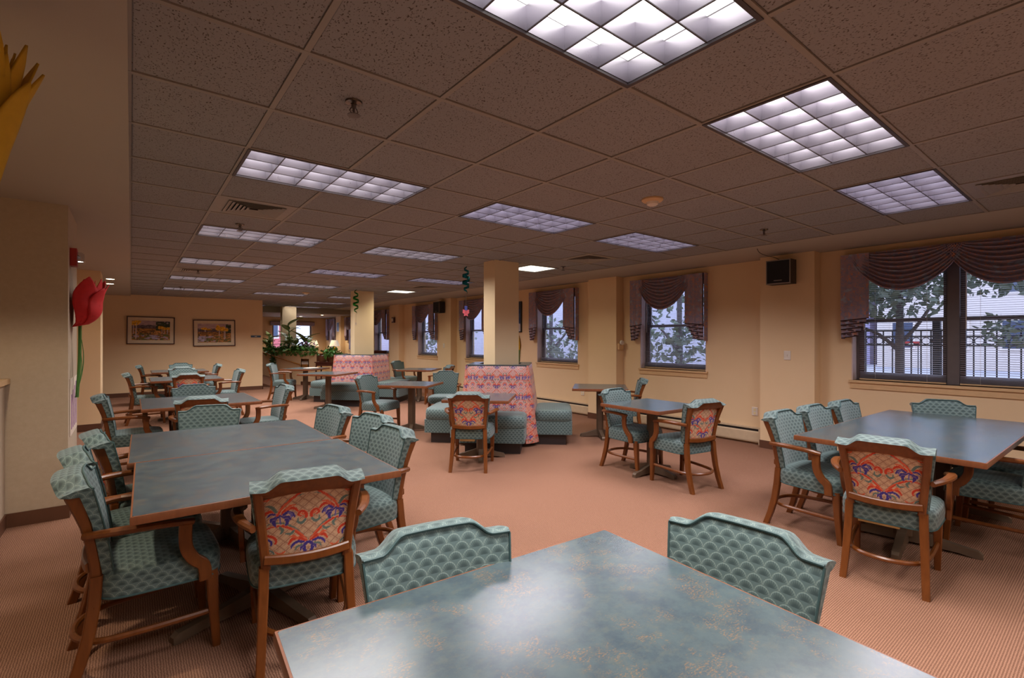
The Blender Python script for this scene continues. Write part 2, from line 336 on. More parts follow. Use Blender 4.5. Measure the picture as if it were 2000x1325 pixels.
# ceiling: slab, plaster borders, tees, tiles
GX = [-.01]+[.545+.6085*i for i in range(10)]; G = .6085; Y0 = .797
GY = [Y0+G*i for i in range(-5, 30)]
ce = struct(box('ceiling', (-6, 7.2, -3.3, 22.8, 2.80, 2.90), M['plaster']))
box('plaster_border', (-6, -.01, -3.2, 18.7, 2.585, 2.80), M['plaster'], ce)
xb = GX[-1]
MB().loft([[(xb,y,2.80),(xb,y,2.612),(xb+.10,y,2.600),(xb+.5,y,2.592),(WX,y,2.585),(WX,y,2.80)] for y in (-3.2, 18.7)]).build('plaster_border', M['plaster'], ce)
box('plaster_border', (-6, WX, 18.7, 22.6, 2.42, 2.80), M['plaster'], ce)
tee = MB()
LC = [1, 4, 7]                                      # left tile column of each fixture column
fix = []
for r_, iy in enumerate(range(-4, 29, 4)):
    k = GY.index(Y0+G*iy) if (Y0+G*iy) in GY else iy+5
    for c in LC: fix.append((c, k, iy))
half = {(7, 8), (7, 16)}
used = set(); FIX = []
for c, k, iy in fix:
    if (c == 1 and iy >= 24) or (c == 4 and iy in (24,)): continue
    if k >= len(GY)-1: continue
    if (c, iy) in half: FIX.append((GX[c+1], GX[c+2], GY[k], GY[k+1], 'half', c, iy)); used.add((c+1, k))
    else: FIX.append((GX[c], GX[c+2], GY[k], GY[k+1], 'full', c, iy)); used |= {(c, k), (c+1, k)}
VENT = [(1, 6), (8, 6), (1, 14), (8, -1), (8, 14)]
for c, iy in VENT: used.add((c, iy+5))
cut = {(c+1, k) for (x0, x1, y0, y1, kd, c, iy) in FIX if kd == 'full' for k in [GY.index(y0)]}
for i, x in enumerate(GX):
    run = -3.2
    for k in range(len(GY)-1):
        if (i, k) in cut: box('tee', (x-.012, x+.012, run, GY[k]-.012, 2.613, 2.622), M['tee'], ce); run = GY[k+1]+.012
    box('tee', (x-.012, x+.012, run, 18.7, 2.613, 2.622), M['tee'], ce)
for y in GY: box('tee', (-.01, xb, y-.012, y+.012, 2.612, 2.621), M['tee'], ce)
tmesh = {}
for i in range(len(GX)-1):
    for k in range(len(GY)-1):
        if (i, k) in used: continue
        x0, x1, y0, y1 = GX[i]+.011, GX[i+1]-.011, GY[k]+.011, GY[k+1]-.011
        if y1 < -1.8 and i % 1 == 0 and y1 < -2.3: continue
        wkey = round(x1-x0, 3)
        if wkey not in tmesh:
            a, b_ = (x1-x0)/2, (y1-y0)/2; e = .006
            tmesh[wkey] = MB().loft([[(-a,-b_,.02),(a,-b_,.02),(a,b_,.02),(-a,b_,.02)], [(-a,-b_,.004),(a,-b_,.004),(a,b_,.004),(-a,b_,.004)],
                                     [(-a+e,-b_+e,0),(a-e,-b_+e,0),(a-e,b_-e,0),(-a+e,b_-e,0)]]).mesh('ceiling_tile', M['tile'], smooth=False)
        o = link('ceiling_tile', tmesh[wkey], ce); o.location = ((x0+x1)/2, (y0+y1)/2, 2.617+random.uniform(0, .002))
# ------------------------------------------------------------------ ceiling lights
ordn = ['first', 'second', 'third', 'fourth', 'fifth', 'sixth', 'seventh', 'eighth']
cn = {1: 'left', 4: 'middle', 7: 'right'}
fmesh = {}
def light_meshes(kind, Wf, Df):
    if kind in fmesh: return fmesh[kind]
    a, b_ = Wf/2-.004, Df/2-.004; rim = MB()
    for (x0, x1, y0, y1) in [(-a,a,-b_,-b_+.018),(-a,a,b_-.018,b_),(-a,-a+.018,-b_,b_),(a-.018,a,-b_,b_)]: rim.box(x0, x1, y0, y1, -.012, .12)
    rim.box(-a, a, -b_, b_, .118, .125)
    pan = MB().box(-a+.018, a-.018, -b_+.018, b_-.018, .100, .104)
    lo = MB(); nx, ny = (6, 3) if kind == 'full' else (3, 3); ia, ib = a-.018, b_-.018
    def blade(p, q, vert):
        t, bt = .013, .0025
        if vert: ring = lambda y: [(p-t,y,.085),(p-bt,y,0),(p+bt,y,0),(p+t,y,.085)]; lo.loft([ring(-ib), ring(ib)])
        else: ring = lambda x: [(x,p+t,.085),(x,p+bt,0),(x,p-bt,0),(x,p-t,.085)]; lo.loft([ring(-ia), ring(ia)])
    for i in range(0, nx+1): blade(-ia+2*ia*i/nx, 0, True)
    for j in range(0, ny+1): blade(-ib+2*ib*j/ny, 0, False)
    le = MB()
    for i in range(1, nx): p = -ia+2*ia*i/nx; le.box(p-.003, p+.003, -ib, ib, -.002, .002)
    for j in range(1, ny): p = -ib+2*ib*j/ny; le.box(-ia, ia, p-.003, p+.003, -.002, .002)
    if kind == 'half': pan = MB().box(-a+.018, a-.018, -b_+.018, b_-.018, .0, .004)
    fmesh[kind] = (rim.mesh('rim', M['fixrim'], smooth=False), pan, lo.mesh('louver', M['louver'], smooth=False), le.mesh('louver_edge', M['fixrim'], smooth=False)); return fmesh[kind]
pm = {}; LD = {}
for (x0, x1, y0, y1, kind, c, iy) in FIX:
    rim, pan, lou, led = light_meshes(kind, x1-x0, y1-y0); row = iy//4+1
    if kind == 'half': lab, mt = ('square two foot ceiling light glowing warm white, %s' % ('beside the nearer booth column' if iy == 8 else 'beside the farther booth column')), 'tube_warm'
    else:
        mt = 'tube_lilac' if (c, iy) in {(4,4),(7,4),(4,12),(7,12),(7,0)} else 'tube_soft' if iy == 0 and c == 1 else 'tube_white'
        if row < 1: lab = 'recessed louvered ceiling light added behind the camera for fill, %s of three' % cn[c]  # unseen row, added to brighten the foreground and the left pillar
        else: lab = 'recessed louvered ceiling light, %s row from the camera, %s column' % (ordn[row-1], cn[c])
    t = thing('ceiling_light', lab, 'light', ((x0+x1)/2, (y0+y1)/2, CZ), 0, 'ceiling lights')
    link('rim', rim, t)
    if (kind, mt) not in pm: pm[(kind, mt)] = pan.mesh('lamp_panel', M[mt], smooth=False)
    link('lamp_panel', pm[(kind, mt)], t)
    if kind == 'full': link('louver', lou, t); link('louver_edge', led, t)
    if mt not in LD: 
        LD[mt] = bpy.data.lights.new('tube_light', 'AREA'); d_ = LD[mt]; d_.shape = 'RECTANGLE'; d_.size = 1.14; d_.size_y = .54
        d_.color = {'tube_soft': (1,.95,.93), 'tube_white': (1,.95,.93), 'tube_lilac': (1,.93,.97), 'tube_warm': (1,.92,.72)}[mt]
    d_ = LD[mt]
    if kind == 'half' or iy < 0 or iy in (0, 12, 16, 20, 24, 28): d_ = d_.copy()
    d_.energy = TUBE_W*(.5 if kind == 'half' else 1)*((1.5 if c == 1 else .6) if iy < 0 else .08 if iy == 28 else .35 if iy == 24 else 1.2 if iy >= 12 else 1); d_.spread = R(108 if (c, iy) == (1, 0) else 128 if (c, iy) == (4, 0) else 170 if iy < 0 else 140)
    if kind == 'half': d_.size = .54
    lo_ = bpy.data.objects.new('tube_light', d_); COL.objects.link(lo_); lo_.parent = t; lo_.location = (0, 0, -.004)
# vents
for (c, iy), lab in zip(VENT, ['near the second left light', 'near the window wall before the nearer column', 'beyond the third left light', 'at the right edge beside the nearest lights', 'above the second booth by the windows']):
    x0, x1, y0, y1 = GX[c], GX[c+1], GY[iy+5], GY[iy+6]; cx, cy = (x0+x1)/2, (y0+y1)/2
    t = thing('ceiling_vent', 'square louvered ceiling air vent '+lab, 'vent', (cx, cy, CZ), 0, 'ceiling vents')
    MB().box(-.3,.3,-.3,-.19,-.004,.01).box(-.3,.3,.19,.3,-.004,.01).box(-.3,-.19,-.19,.19,-.004,.01).box(.19,.3,-.19,.19,-.004,.01).build('plate', M['tee'], t, smooth=False)
    box('backing', (-.2,.2,-.2,.2,.09,.10), M['black'], t)
    for i in range(6):
        h = .19-.031*i
        sl = MB()
        for (ax, ay, bx, by) in [(-h,-h,h,-h),(h,-h,h,h),(h,h,-h,h),(-h,h,-h,-h)]:
            k = (h+.028)/h
            sl.loft([[(ax,ay,.0),(ax*k,ay*k,-.012),(ax*k,ay*k,-.009),(ax,ay,.003)], [(bx,by,.0),(bx*k,by*k,-.012),(bx*k,by*k,-.009),(bx,by,.003)]])
        sl.build('slat', M['tee'], t, smooth=False)
# sprinklers, smoke detectors, downlights
for (x, y), lab in zip([(.84,2.3),(.85,5.45),(5.16,2.35),(.87,9.5),(5.33,5.5),(.85,12.8)], ['in front of the second left light', 'by the left air vent', 'above the large right table', 'beside the far left air vent', 'next to the bright square light', 'farthest along the left row of lights']):
    t = thing('sprinkler_head', 'small dark pendant sprinkler head '+lab, 'sprinkler', (x, y, CZ-.003), 0, 'sprinkler heads')
    MB().lathe([(.04,0),(.038,-.008),(.015,-.012),(.015,-.016)]).build('escutcheon', M['chrome'], t)
    MB().lathe([(.012,-.01),(.012,-.03),(.006,-.034),(.006,-.05)], 10).build('nozzle', M['bronze'], t)
    fr = MB().tube([(.012,0,-.03),(.02,0,-.045),(.006,0,-.062)], .003, 6).tube([(-.012,0,-.03),(-.02,0,-.045),(-.006,0,-.062)], .003, 6); fr.build('frame_arm', M['bronze'], t)
    MB().lathe([(.004,-.058),(.03,-.064),(.03,-.067),(.004,-.069)], 14).build('deflector', M['bronze'], t)
for (x, y), lab in zip([(3.33,2.4),(3.36,12.44)], ['round beige smoke detector near the middle of the ceiling', 'round beige smoke detector far down the ceiling near the planter']):
    t = thing('smoke_detector', lab, 'detector', (x, y, CZ-.003)); MB().lathe([(.085,0),(.085,-.012),(.075,-.022),(.05,-.026)]).build('base', M['sill'], t); MB().lathe([(.05,-.024),(.045,-.045),(.03,-.055),(.001,-.057)]).build('sensor', M['white'], t)
for (x, y, z), lab in zip([(-.62,3.2,2.585),(-.72,7.6,2.585),(-.60,9.26,2.585),(-.30,11.6,2.585),(-.33,12.6,2.585),(5.9,19.6,2.42),(5.55,21.3,2.42)],
        ['out of view above the near half wall', 'nearest over the left passage', 'second over the left passage', 'third over the left passage', 'fourth over the left passage', 'near the far right windows', 'before the far window']):
    t = thing('downlight', 'round recessed downlight '+lab, 'light', (x, y, z), 0, 'recessed downlights')
    MB().lathe([(.062,.0),(.062,-.004),(.085,-.004),(.085,.0)], 24).build('trim_ring', M['white'], t); MB().lathe([(.062,-.001),(.03,-.003),(.001,-.003)], 20).build('lamp', M['downlamp'], t)
    sd_ = bpy.data.lights.new('halogen_spot', 'SPOT'); sd_.energy = 90 if x > 3 else 75 if y < 4 else 14; sd_.spot_size = R(140); sd_.spot_blend = .25 if y < 4 else .6; sd_.color = (1,.84,.62); sd_.shadow_soft_size = .05
    so_ = bpy.data.objects.new('halogen_spot', sd_); COL.objects.link(so_); so_.parent = t; so_.location = (0,0,-.02)
# ------------------------------------------------------------------ windows, blinds, valances, heaters
def window(n_, y0, y1, z0, z1, double=False):
    X = WX+.14
    root = MB(); f_ = .05
    root.box(X, X+.07, y0, y0+f_, z0, z1).box(X, X+.07, y1-f_, y1, z0, z1).box(X, X+.07, y0+f_, y1-f_, z0, z0+f_).box(X, X+.07, y0+f_, y1-f_, z1-f_, z1)
    segs = [(y0+f_, y1-f_)]
    if double:
        mid = (y0+y1)/2; root.box(X-.03, X+.07, mid-.05, mid+.05, z0, z1); segs = [(mid+.05, y1-f_), (y0+f_, mid-.05)]
    o = struct(root.build('window_%d' % n_, M['bronze'], smooth=False))
    zm = z0+.70
    for (a, b_) in segs:
        for (s0, s1, xx) in [(zm, z1-f_, X+.04), (z0+f_, zm+.045, X+.005)]:
            sa = MB(); t = .045
            sa.box(xx, xx+.028, a, a+t, s0, s1).box(xx, xx+.028, b_-t, b_, s0, s1).box(xx, xx+.028, a+t, b_-t, s0, s0+t).box(xx, xx+.028, a+t, b_-t, s1-t, s1)
            so = sa.build('sash', M['bronze'], o, smooth=False); box('pane', (xx+.011, xx+.016, a+t, b_-t, s0+t, s1-t), M['glass'], so)
    MB().box(WX+.002, X, y1-.012, y1-.001, z0, z1).box(WX+.002, X, y0+.001, y0+.012, z0, z1).box(WX+.002, X, y0+.012, y1-.012, z1-.012, z1-.001).build('jamb', M['jamb'], o, smooth=False)
    MB().box(WX-.03, X, y0-.03, y1+.02, z0-.03, z0).box(WX-.014, WX-.001, y0-.02, y1+.01, z0-.10, z0-.03).build('sill', M['sill'], o, smooth=False)
    return segs, X
def blind(y0, y1, z0, z1, X, lab, stack=9):
    t = thing('window_blind', lab, 'blind', (X-.035, (y0+y1)/2, z0), 0, 'venetian blinds'); h = (y1-y0)/2-.008; H_ = z1-z0
    box('headrail', (-.016, .016, -h, h, H_-.035, H_), M['slat'], t)
    box('bottom_rail', (-.012, .012, -h, h, .0, .014), M['sill'], t)
    sl = MB(); z = .022; c_, s_ = math.cos(R(10))*.0125, math.sin(R(10))*.0125
    nst = 0
    while z < H_-.04:
        sl.add([(-c_,-h,z-s_),(c_,-h,z+s_),(c_,h,z+s_),(-c_,h,z-s_),(-c_,-h,z-s_+.0009),(c_,-h,z+s_+.0009),(c_,h,z+s_+.0009),(-c_,h,z-s_+.0009)],
               [(3,2,1,0),(4,5,6,7),(0,1,5,4),(1,2,6,5),(2,3,7,6),(3,0,4,7)])
        nst += 1; z += .009 if nst < stack else .0235
    so = sl.build('slats', M['slat'], t, smooth=False); so['kind'] = 'stuff'
    for yy in (-h*.6, h*.6): MB().tube([(-.014,yy,.01),(-.014,yy,H_-.03)], .0012, 4).build('ladder_cord', M['white'], t)
    MB().tube([(-.02,h-.05,H_-.05),(-.022,h-.05,H_*.42)], .004, 6).build('wand', M['white'], t)
wl = ['first', 'second', 'third', 'fourth', 'fifth', 'sixth', 'seventh', 'eighth']
for i, (a, b_, z0, z1) in enumerate(OPEN):
    segs, X = window(i+1, a, b_, z0, z1, i == 0)
    if i == 0:
        for (s0, s1), nm in zip(segs, ['left', 'right']): blind(s0, s1, z0+.005, z1-.05, X-.008, 'brown venetian blind in the %s half of the big double window' % nm)
    elif i < 6: blind(a+.02, b_-.02, z0+.005, z1-.02, X-.005, 'brown venetian blind in the %s window along the right wall' % wl[i])
def swag(ya, yb, ztop, drop, xo, ncol=40, nrow=64):
    def fn(u, v):
        inset = .30*(1-v)**1.2; y = ya+(yb-ya)*(inset/2+u*(1-inset)); s_ = 1-(2*u-1)**2
        sag = (.02+(drop-.02)*v)*s_**.78
        fold = math.sin(v*math.pi*2*8.5)*.022*(.25+s_)
        return (xo-.03-.05*s_*v-fold, y, ztop-.012-sag)
    g = MB().grid(ncol, nrow, fn); k = ncol*nrow
    return g
def valance(y0, y1, ztop, swags, jabots, lab):
    t = thing('window_valance', lab, 'curtain', (0,0,0), 0, 'swagged valances'); xo = WX-.10
    box('board', (xo, WX-.001, y0, y1, ztop-.02, ztop), M['drape'], t)
    for (ya, yb, drop) in swags:
        o = swag(ya, yb, ztop, drop, xo).build('swag', M['drape'], t); md = o.modifiers.new('thick', 'SOLIDIFY'); md.thickness = .006; md.offset = -1
    for (yo, yi, zo, zi) in jabots:                       # outer edge, inner edge, low (outer) and high (inner) hem
        jb = MB(); tr_ = MB(); K_ = 5
        sgn = 1 if yi > yo else -1
        # side return against the wall
        jb.box(xo-.004, WX-.002, min(yo, yo-sgn*.006), max(yo, yo-sgn*.006), zo+.02, ztop)
        for k in range(K_):
            xk = xo-.045+.008*k; yy1 = yi-(yi-yo)*.10*k; f0 = zi-(zi-zo)*(k+.4)/K_; f1 = zi-(zi-zo)*(k-.15 if k % 2 == 0 else k+1.0)/K_
            f1 = f0+.028
            nn = 13; top = []; 
            ring = lambda dx: [(xk+dx+.010*math.sin(j/(nn-1)*math.pi*5), yo+(yy1-yo)*j/(nn-1), f0+(f1-f0)*j/(nn-1)) for j in range(nn)]
            a = ring(0); bq = [(p[0], p[1], ztop-.005) for p in a]; a2 = ring(.003); b2 = [(p[0], p[1], ztop-.005) for p in a2]
            jb.loft([a, bq, b2, a2, a], cap=False, wrap=False)
            tr_.tube([(p[0]-.001, p[1], p[2]) for p in a], .0065, 5)
            # folded-back underside running down to the next hem
            if k < K_-1:
                nf0 = zi-(zi-zo)*(k+1.4)/K_; tr_.tube([(xk+.004, yo, f0), (xk+.006, yi-(yi-yo)*.10*(k+1), nf0+.028)], .0055, 5)
        jb.build('jabot', M['drape'], t); tr_.build('hem_trim', M['trimcord'], t)
    return t
valance(.16, 2.19, 2.50, [(1.06,2.10,.46),(.26,1.24,.46)], [(2.19,1.90,1.46,1.72),(.16,.42,1.46,1.72)], 'paisley swag valance with two swags over the big double window')
for i, (a, b_, z0, z1) in enumerate(OPEN[1:], 1):
    if i >= 6: zt_, lo_, hi_ = 2.36, 1.40, 1.6
    else: zt_, lo_, hi_ = 2.49, 1.43, 1.72
    valance(a-.02, b_+.11, zt_, [(a+.16, b_-.02, .52)], [(b_+.11, b_-.14, lo_, hi_), (a-.02, a+.28, lo_, hi_)], 'paisley swag valance over the %s window along the right wall' % wl[i])
for (a, b_), lab in zip([(3.15,5.62),(6.32,11.27),(11.92,14.49)], ['beneath the second window', 'behind the nearer booth', 'beneath the fifth window']):
    t = thing('baseboard_heater', 'cream enamel baseboard heater '+lab, 'heater', (WX-.004, a, 0), 0, 'baseboard heaters'); L = b_-a
    MB().loft([[(0,y,.03),(-.055,y,.03),(-.062,y,.05),(-.062,y,.17),(-.045,y,.185),(-.045,y,.17),(0,y,.17)] for y in (.06, L-.06)]).build('cover', M['heater'], t, smooth=False)
    box('top_lip', (-.04, 0, .06, L-.06, .215, .235), M['heater'], t); box('fin_slot', (-.035, -.004, .06, L-.06, .17, .215), M['black'], t)
    for (c0, c1) in [(0,.06),(L-.06,L)]: box('end_cap', (-.066, 0, c0, c1, 0, .238), M['heater'], t)
# far window: simple fixed sash and box valance
root = MB().box(4.74,4.80,22.66,22.72,1.05,2.12).box(6.29,6.35,22.66,22.72,1.05,2.12).box(4.8,6.29,22.66,22.72,1.05,1.1).box(4.8,6.29,22.66,22.72,2.07,2.12).box(5.5,5.56,22.66,22.72,1.1,2.07).box(4.8,6.29,22.66,22.70,1.58,1.61)
o = struct(root.build('window_9', M['bronze'], smooth=False)); box('pane', (4.8,5.5,22.68,22.685,1.1,2.07), M['glass'], o); box('pane', (5.56,6.29,22.68,22.685,1.1,2.07), M['glass'], o)
t = thing('box_valance', 'plum box valance over the far end window behind the planter', 'curtain', (5.545, 22.59, 2.06)); box('cornice', (-.9,.9,-.12,0,0,.16), M['drape'], t); box('top_board', (-.9,.9,-.12,0,.16,.18), M['trimcord'], t)
# ------------------------------------------------------------------ dining chair (shared meshes)
def ztop(x):
    s_ = min(1, max(0, (abs(x)-.105)/.075)); s_ = s_*s_*(3-2*s_); return .898-.042*s_+.004*max(0, abs(x)-.2)*10
def yf(z): return -.178-.07*max(0, (z-.46)/.40)**1.4
def hwz(z): return .197+(.236-.197)*max(0, (z-.46)/.40)
CH = []
def cm(name, mb, mat, label=None, **k): CH.append((name, mb.mesh('chair_'+name, mat, **k), label))
# seat
def outline(n=40):
    P = []
    for i in range(n):
        a = 2*math.pi*i/n; c_, s_ = math.cos(a), math.sin(a); e = 2/5.0
        x = abs(c_)**e*(1 if c_ > 0 else -1); y = abs(s_)**e*(1 if s_ > 0 else -1)
        yy = .03+.237*y; P.append((x*(.232+.033*(yy+.2)/.47), yy))
    return P
OUT = outline(); rings = []
for z, k in [(.352,.93),(.358,.985),(.40,1.0),(.435,.998),(.458,.975),(.472,.93),(.481,.80),(.487,.5)]:
    rings.append([(x*k, .03+(y-.03)*k, z) for x, y in OUT])
cm('seat', MB().loft(rings), M['shell'], smooth=True, ang=60, uv=True)
cm('seat_piping', MB().tube([(x*.985, .03+(y-.03)*.985, .357) for x, y in OUT]+[(OUT[0][0]*.985, .03+(OUT[0][1]-.03)*.985, .357)], .005, 6), M['piping'])
# backrest
cols = []; NC = 33
for i in range(NC):
    s_ = -1+2*i/(NC-1); zt_ = ztop(s_*.236); loop = []; bow = .030*s_*s_
    for j in range(9):
        z = .465+(zt_-.012-.465)*j/8; bul = .010*(1-abs(s_)**6)*math.sin(math.pi*min(1, j/8*.9+.05)); loop.append((s_*hwz(z), yf(z)+bow+bul, z))
    yt = yf(zt_)+bow
    for dy, dz in [(-.010,-.001),(-.03,-.004),(-.06,-.012),(-.09,-.022),(-.10,-.030),(-.07,-.036),(-.038,-.036)]: loop.append((s_*(hwz(zt_)+.002), yt+dy, zt_+dz))
    loop.append((s_*hwz(.7), yf(.7)+bow-.036, .7)); loop.append((s_*hwz(.465), yf(.465)+bow-.034, .465)); cols.append(loop)
cm('backrest', MB().loft(cols), M['shell'], smooth=True, ang=50, uv=True)
pp = MB()
edge = [cols[i][8] for i in range(NC)]
pp.tube([(x, y+.002, z+.004) for x, y, z in edge], .0045, 6)
for c in (cols[0], cols[-1]): pp.tube([(x, y+.001, z) for x, y, z in c[:9]], .004, 6)
cm('back_piping', pp, M['piping'])
# wood back: top rail, lower rail, posts
rl = []
for i in range(21):
    s_ = -1+2*i/20; x = s_*.225; zt_ = ztop(x)-.034; zb = .766+.028*(1-min(1, abs(s_)**2.2)); bow = .030*s_*s_; y1 = yf(zb)+bow; y2 = yf(zt_)+bow
    rl.append([(x*.94, y1-.036, zb), (x*.94, y1-.062, zb+.004), (x, y2-.095, zt_-.004), (x, y2-.097, zt_+.003), (x, y2-.036, zt_+.004)])
cm('top_rail', MB().loft(rl), M['wood'])
cm('lower_rail', sweep([(s_*.178, yf(.5)-.052+.016*s_*s_-.012, .50-.010*(1-s_*s_)) for s_ in [-1+i/6 for i in range(13)]], .024, .042), M['wood'])
for sx_ in (-1, 1):
    rg = []
    for z in (.45,.52,.60,.68,.74,.785,.815,.836):
        fl_ = .022*max(0, min(1, (z-.64)/.165))**1.6; d = .040+fl_; y = yf(z)+.026-.032-d/2; rg.append(rr(sx_*(hwz(z)-.025), y, .038, d, z, .18))
    cm('back_post', MB().loft(rg), M['wood'])
# tapestry back panel
nu, nv = 110, 92
UU = [(i/(nu-1), j/(nv-1)) for j in range(nv) for i in range(nu)]
def pf(u, v):
    s_ = 2*u-1; zb = .512-.012*(1-s_*s_); zt_ = .780+.028*(1-min(1, abs(s_)**2.2)); z = zb+(zt_-zb)*v
    return (s_*(hwz(z)-.030), yf(z)+.026*s_*s_-.048-.006*(1-s_*s_), z)
cA = floral([u*1.06-.03 for u, v in UU], [v*.98+.0 for u, v in UU], (200,164,132), (160,118,94))
cm('back_panel', MB().grid(nu, nv, pf), M['tapestry'], 'floral tapestry outside back panel', colors=cA)
# legs, arms, stretcher
for sx_ in (-1, 1):
    cm('leg', MB().loft([rr(sx_*x, y, w_, d_, z, .12) for z, x, y, w_, d_ in [(0,.198,-.292,.036,.042),(.10,.193,-.258,.038,.044),(.22,.188,-.228,.040,.046),(.34,.183,-.212,.042,.046),(.46,.180,-.203,.042,.044)]]), M['wood'])
for sx_ in (-1, 1):
    cm('leg', MB().loft([rr(sx_*x, y, w_, w_, z, .12) for z, x, y, w_ in [(0,.212,.238,.033),(.15,.214,.228,.040),(.30,.215,.220,.048),(.375,.215,.216,.050)]]), M['wood'])
for sx_ in (-1, 1):
    pa = curve([(sx_*.222,-.245,.650),(sx_*.268,-.15,.660),(sx_*.290,-.03,.662),(sx_*.288,.06,.656),(sx_*.270,.135,.642)], 5)
    cm('arm', sweep(pa, [.030+.018*min(1, i/8) for i in range(len(pa))], .030, .3), M['wood'])
for sx_ in (-1, 1):
    ps = curve([(sx_*.276,.108,.648),(sx_*.276,.106,.58),(sx_*.274,.112,.52),(sx_*.272,.140,.465),(sx_*.270,.178,.425),(sx_*.268,.186,.355)], 5)
    cm('arm_support', sweep(ps, .026, .052, .15, up=(0,1,.0001)), M['wood'])
st = curve([(-.212,.222,.175),(-.207,.10,.172),(-.196,-.06,.170),(-.170,-.19,.168),(-.10,-.262,.168),(0,-.285,.168),(.10,-.262,.168),(.170,-.19,.168),(.196,-.06,.170),(.207,.10,.172),(.212,.222,.175)], 4)
cm('stretcher', sweep(st, .026, .026, .3), M['wood'])
def chair(x, y, face, lab, group):
    t = thing('dining_chair', lab, 'chair', (x, y, 0), face-90, group)
    for nm, me, lb in CH:
        o = link(nm, me, t)
        if lb: o['label'] = lb
    return t
g1, g2, g3, g4 = 'chairs around the long left tables', 'chairs at the booth tables', 'chairs around the long right table', 'chairs at the foreground table'
TW = 'teal upholstered wooden armchair'
chair(.08,2.94,2,  TW+', nearest on the left side of the long left table', g1)
chair(.05,3.50,6,  TW+', second along the left side of the long left table', g1)
chair(.10,4.08,7,  TW+', third along the left side of the long left table', g1)
chair(.49,4.80,255,TW+' facing us at the far end of the long left table', g1)
chair(.68,2.56,80, TW+' showing its floral back, near end of the long left table', g1)
chair(1.13,3.05,184,TW+', nearest on the right side of the long left table', g1)
chair(1.25,3.64,190,TW+', second along the right side of the long left table', g1)
chair(1.16,4.32,188,TW+', third along the right side of the long left table', g1)
chair(.02,6.72,0,  TW+' at the left side of the second left table', g1)
chair(.62,6.17,80, TW+' with its back to us, near side of the second left table', g1)
chair(.64,7.24,270,TW+' facing us across the second left table', g1)
chair(1.30,6.75,182,TW+' at the right side of the second left table', g1)
chair(.22,10.75,2, TW+' at the left side of the third left table', g1)
chair(.80,10.28,86,TW+' with its back to us, near side of the third left table', g1)
chair(.82,11.5,268,TW+' facing us across the third left table', g1)
chair(1.42,10.85,182,TW+' at the right side of the third left table', g1)
chair(.42,13.75,0, TW+' at the left side of the farthest left table', g1)
chair(.86,12.75,88,TW+' with its back to us, near side of the farthest left table', g1)
chair(.96,14.1,270,TW+' facing us across the farthest left table', g1)
chair(1.36,13.45,180,TW+' at the right side of the farthest left table', g1)
chair(3.15,7.5,300, TW+' turned toward us left of the table between the booths', g2)
chair(4.42,7.62,231,TW+' facing us behind the nearer booth, at the table between the booths', g2)
chair(2.92,12.78,-28,TW+' left of the table with papers by the planter', g2)
ch_b = chair(3.13,4.75,48, TW+' with its floral back to us at the nearer booth table', g2)
chair(5.55,9.8,128, TW+' at the table beneath the fifth window', g2)
chair(5.80,12.05,300,TW+' half hidden behind the farther booth', g2)
chair(4.52,3.53,270,TW+' facing us at the small square table in the middle', g2)
chair(4.46,2.83,79, TW+' with its back to us, small square table in the middle', g2)
chair(5.84,4.72,130,TW+' at the small table right of the nearer booth', g2)
chair(4.22,1.52,268,TW+', first from the left on the far side of the right table', g3)
chair(4.80,1.50,268,TW+', second from the left on the far side of the right table', g3)
chair(5.38,1.45,268,TW+', third from the left on the far side of the right table', g3)
chair(5.93,1.03,203,TW+' at the window end of the right table', g3)
ch_r1 = chair(3.81,.95,7, TW+' showing its floral back at the near end of the right table', g3)
chair(4.95,.61,91, TW+' at the right picture edge, near side of the right table', g3)
chair(5.52,.60,91, TW+' mostly out of the picture, near side of the right table', g3)
chair(.71,1.09,260,TW+' facing us on the left far side of the foreground table', g4)
chair(1.28,.74,185,TW+' on the right side of the foreground table', g4)
# ------------------------------------------------------------------ tables
def table(x, y, rz, sx, sy, lab, foot=.36, group='pedestal dining tables', frot=0, prad=.055, px_=(0,)):
    t = thing('pedestal_table', lab, 'table', (x, y, 0), rz, group); H_ = .76; e = .008; a, b_ = sx/2, sy/2
    top = MB().loft([rr(0,0,sx-2*e,sy-2*e,H_-.034,.004), rr(0,0,sx-2*e,sy-2*e,H_,.004)]); top.build('tabletop', M['laminate'], t, smooth=False)
    ed = MB()
    prof = [(0,-.036),(e*.7,-.036),(e,-.030),(e,-.008),(e*.75,-.001),(0,-.0005)]
    corners = [(-1,-1),(1,-1),(1,1),(-1,1),(-1,-1)]
    ed.loft([[(cx*(a-e+px), cy*(b_-e+px), H_+pz) for px, pz in prof] for cx, cy in corners], cap=False)
    ed.build('edge_band', M['edge'], t)
    for q0 in px_:
      MB().loft([rr(q0,0,prad*1.9,prad*1.9,z,.22) for z in (.06,.60)]+[rr(q0,0,prad*1.9,prad*1.9,H_-.05,.22)]).build('pedestal', M['basemetal'], t, smooth=False)
      box('mounting_plate', (q0-.28, q0+.28, -b_*.55, b_*.55, H_-.052, H_-.037), M['plinth'], t)
    for k in range(4*len(px_)):
        an = R(frot+90*k); d = Vector((math.cos(an), math.sin(an), 0)); rg = []
        for r_, wd, h0, h1 in [(.03,.07,.02,.12),(.10,.065,.02,.095),(foot*.7,.06,.016,.062),(foot*.95,.055,.0,.048),(foot,.05,.0,.03)]:
            s_ = Vector((-d.y, d.x, 0))*wd/2; p = d*r_+Vector((px_[k//4], 0, 0))
            rg.append([(p-s_)+Vector((0,0,h0)), (p+s_)+Vector((0,0,h0)), (p+s_*.8)+Vector((0,0,h1)), (p-s_*.8)+Vector((0,0,h1))])
        MB().loft(rg).build('foot', M['basemetal'], t, smooth=False)
    return t
table(.81,.70,-3.5,1.14,1.14,'large slate laminate table filling the bottom foreground', .42)
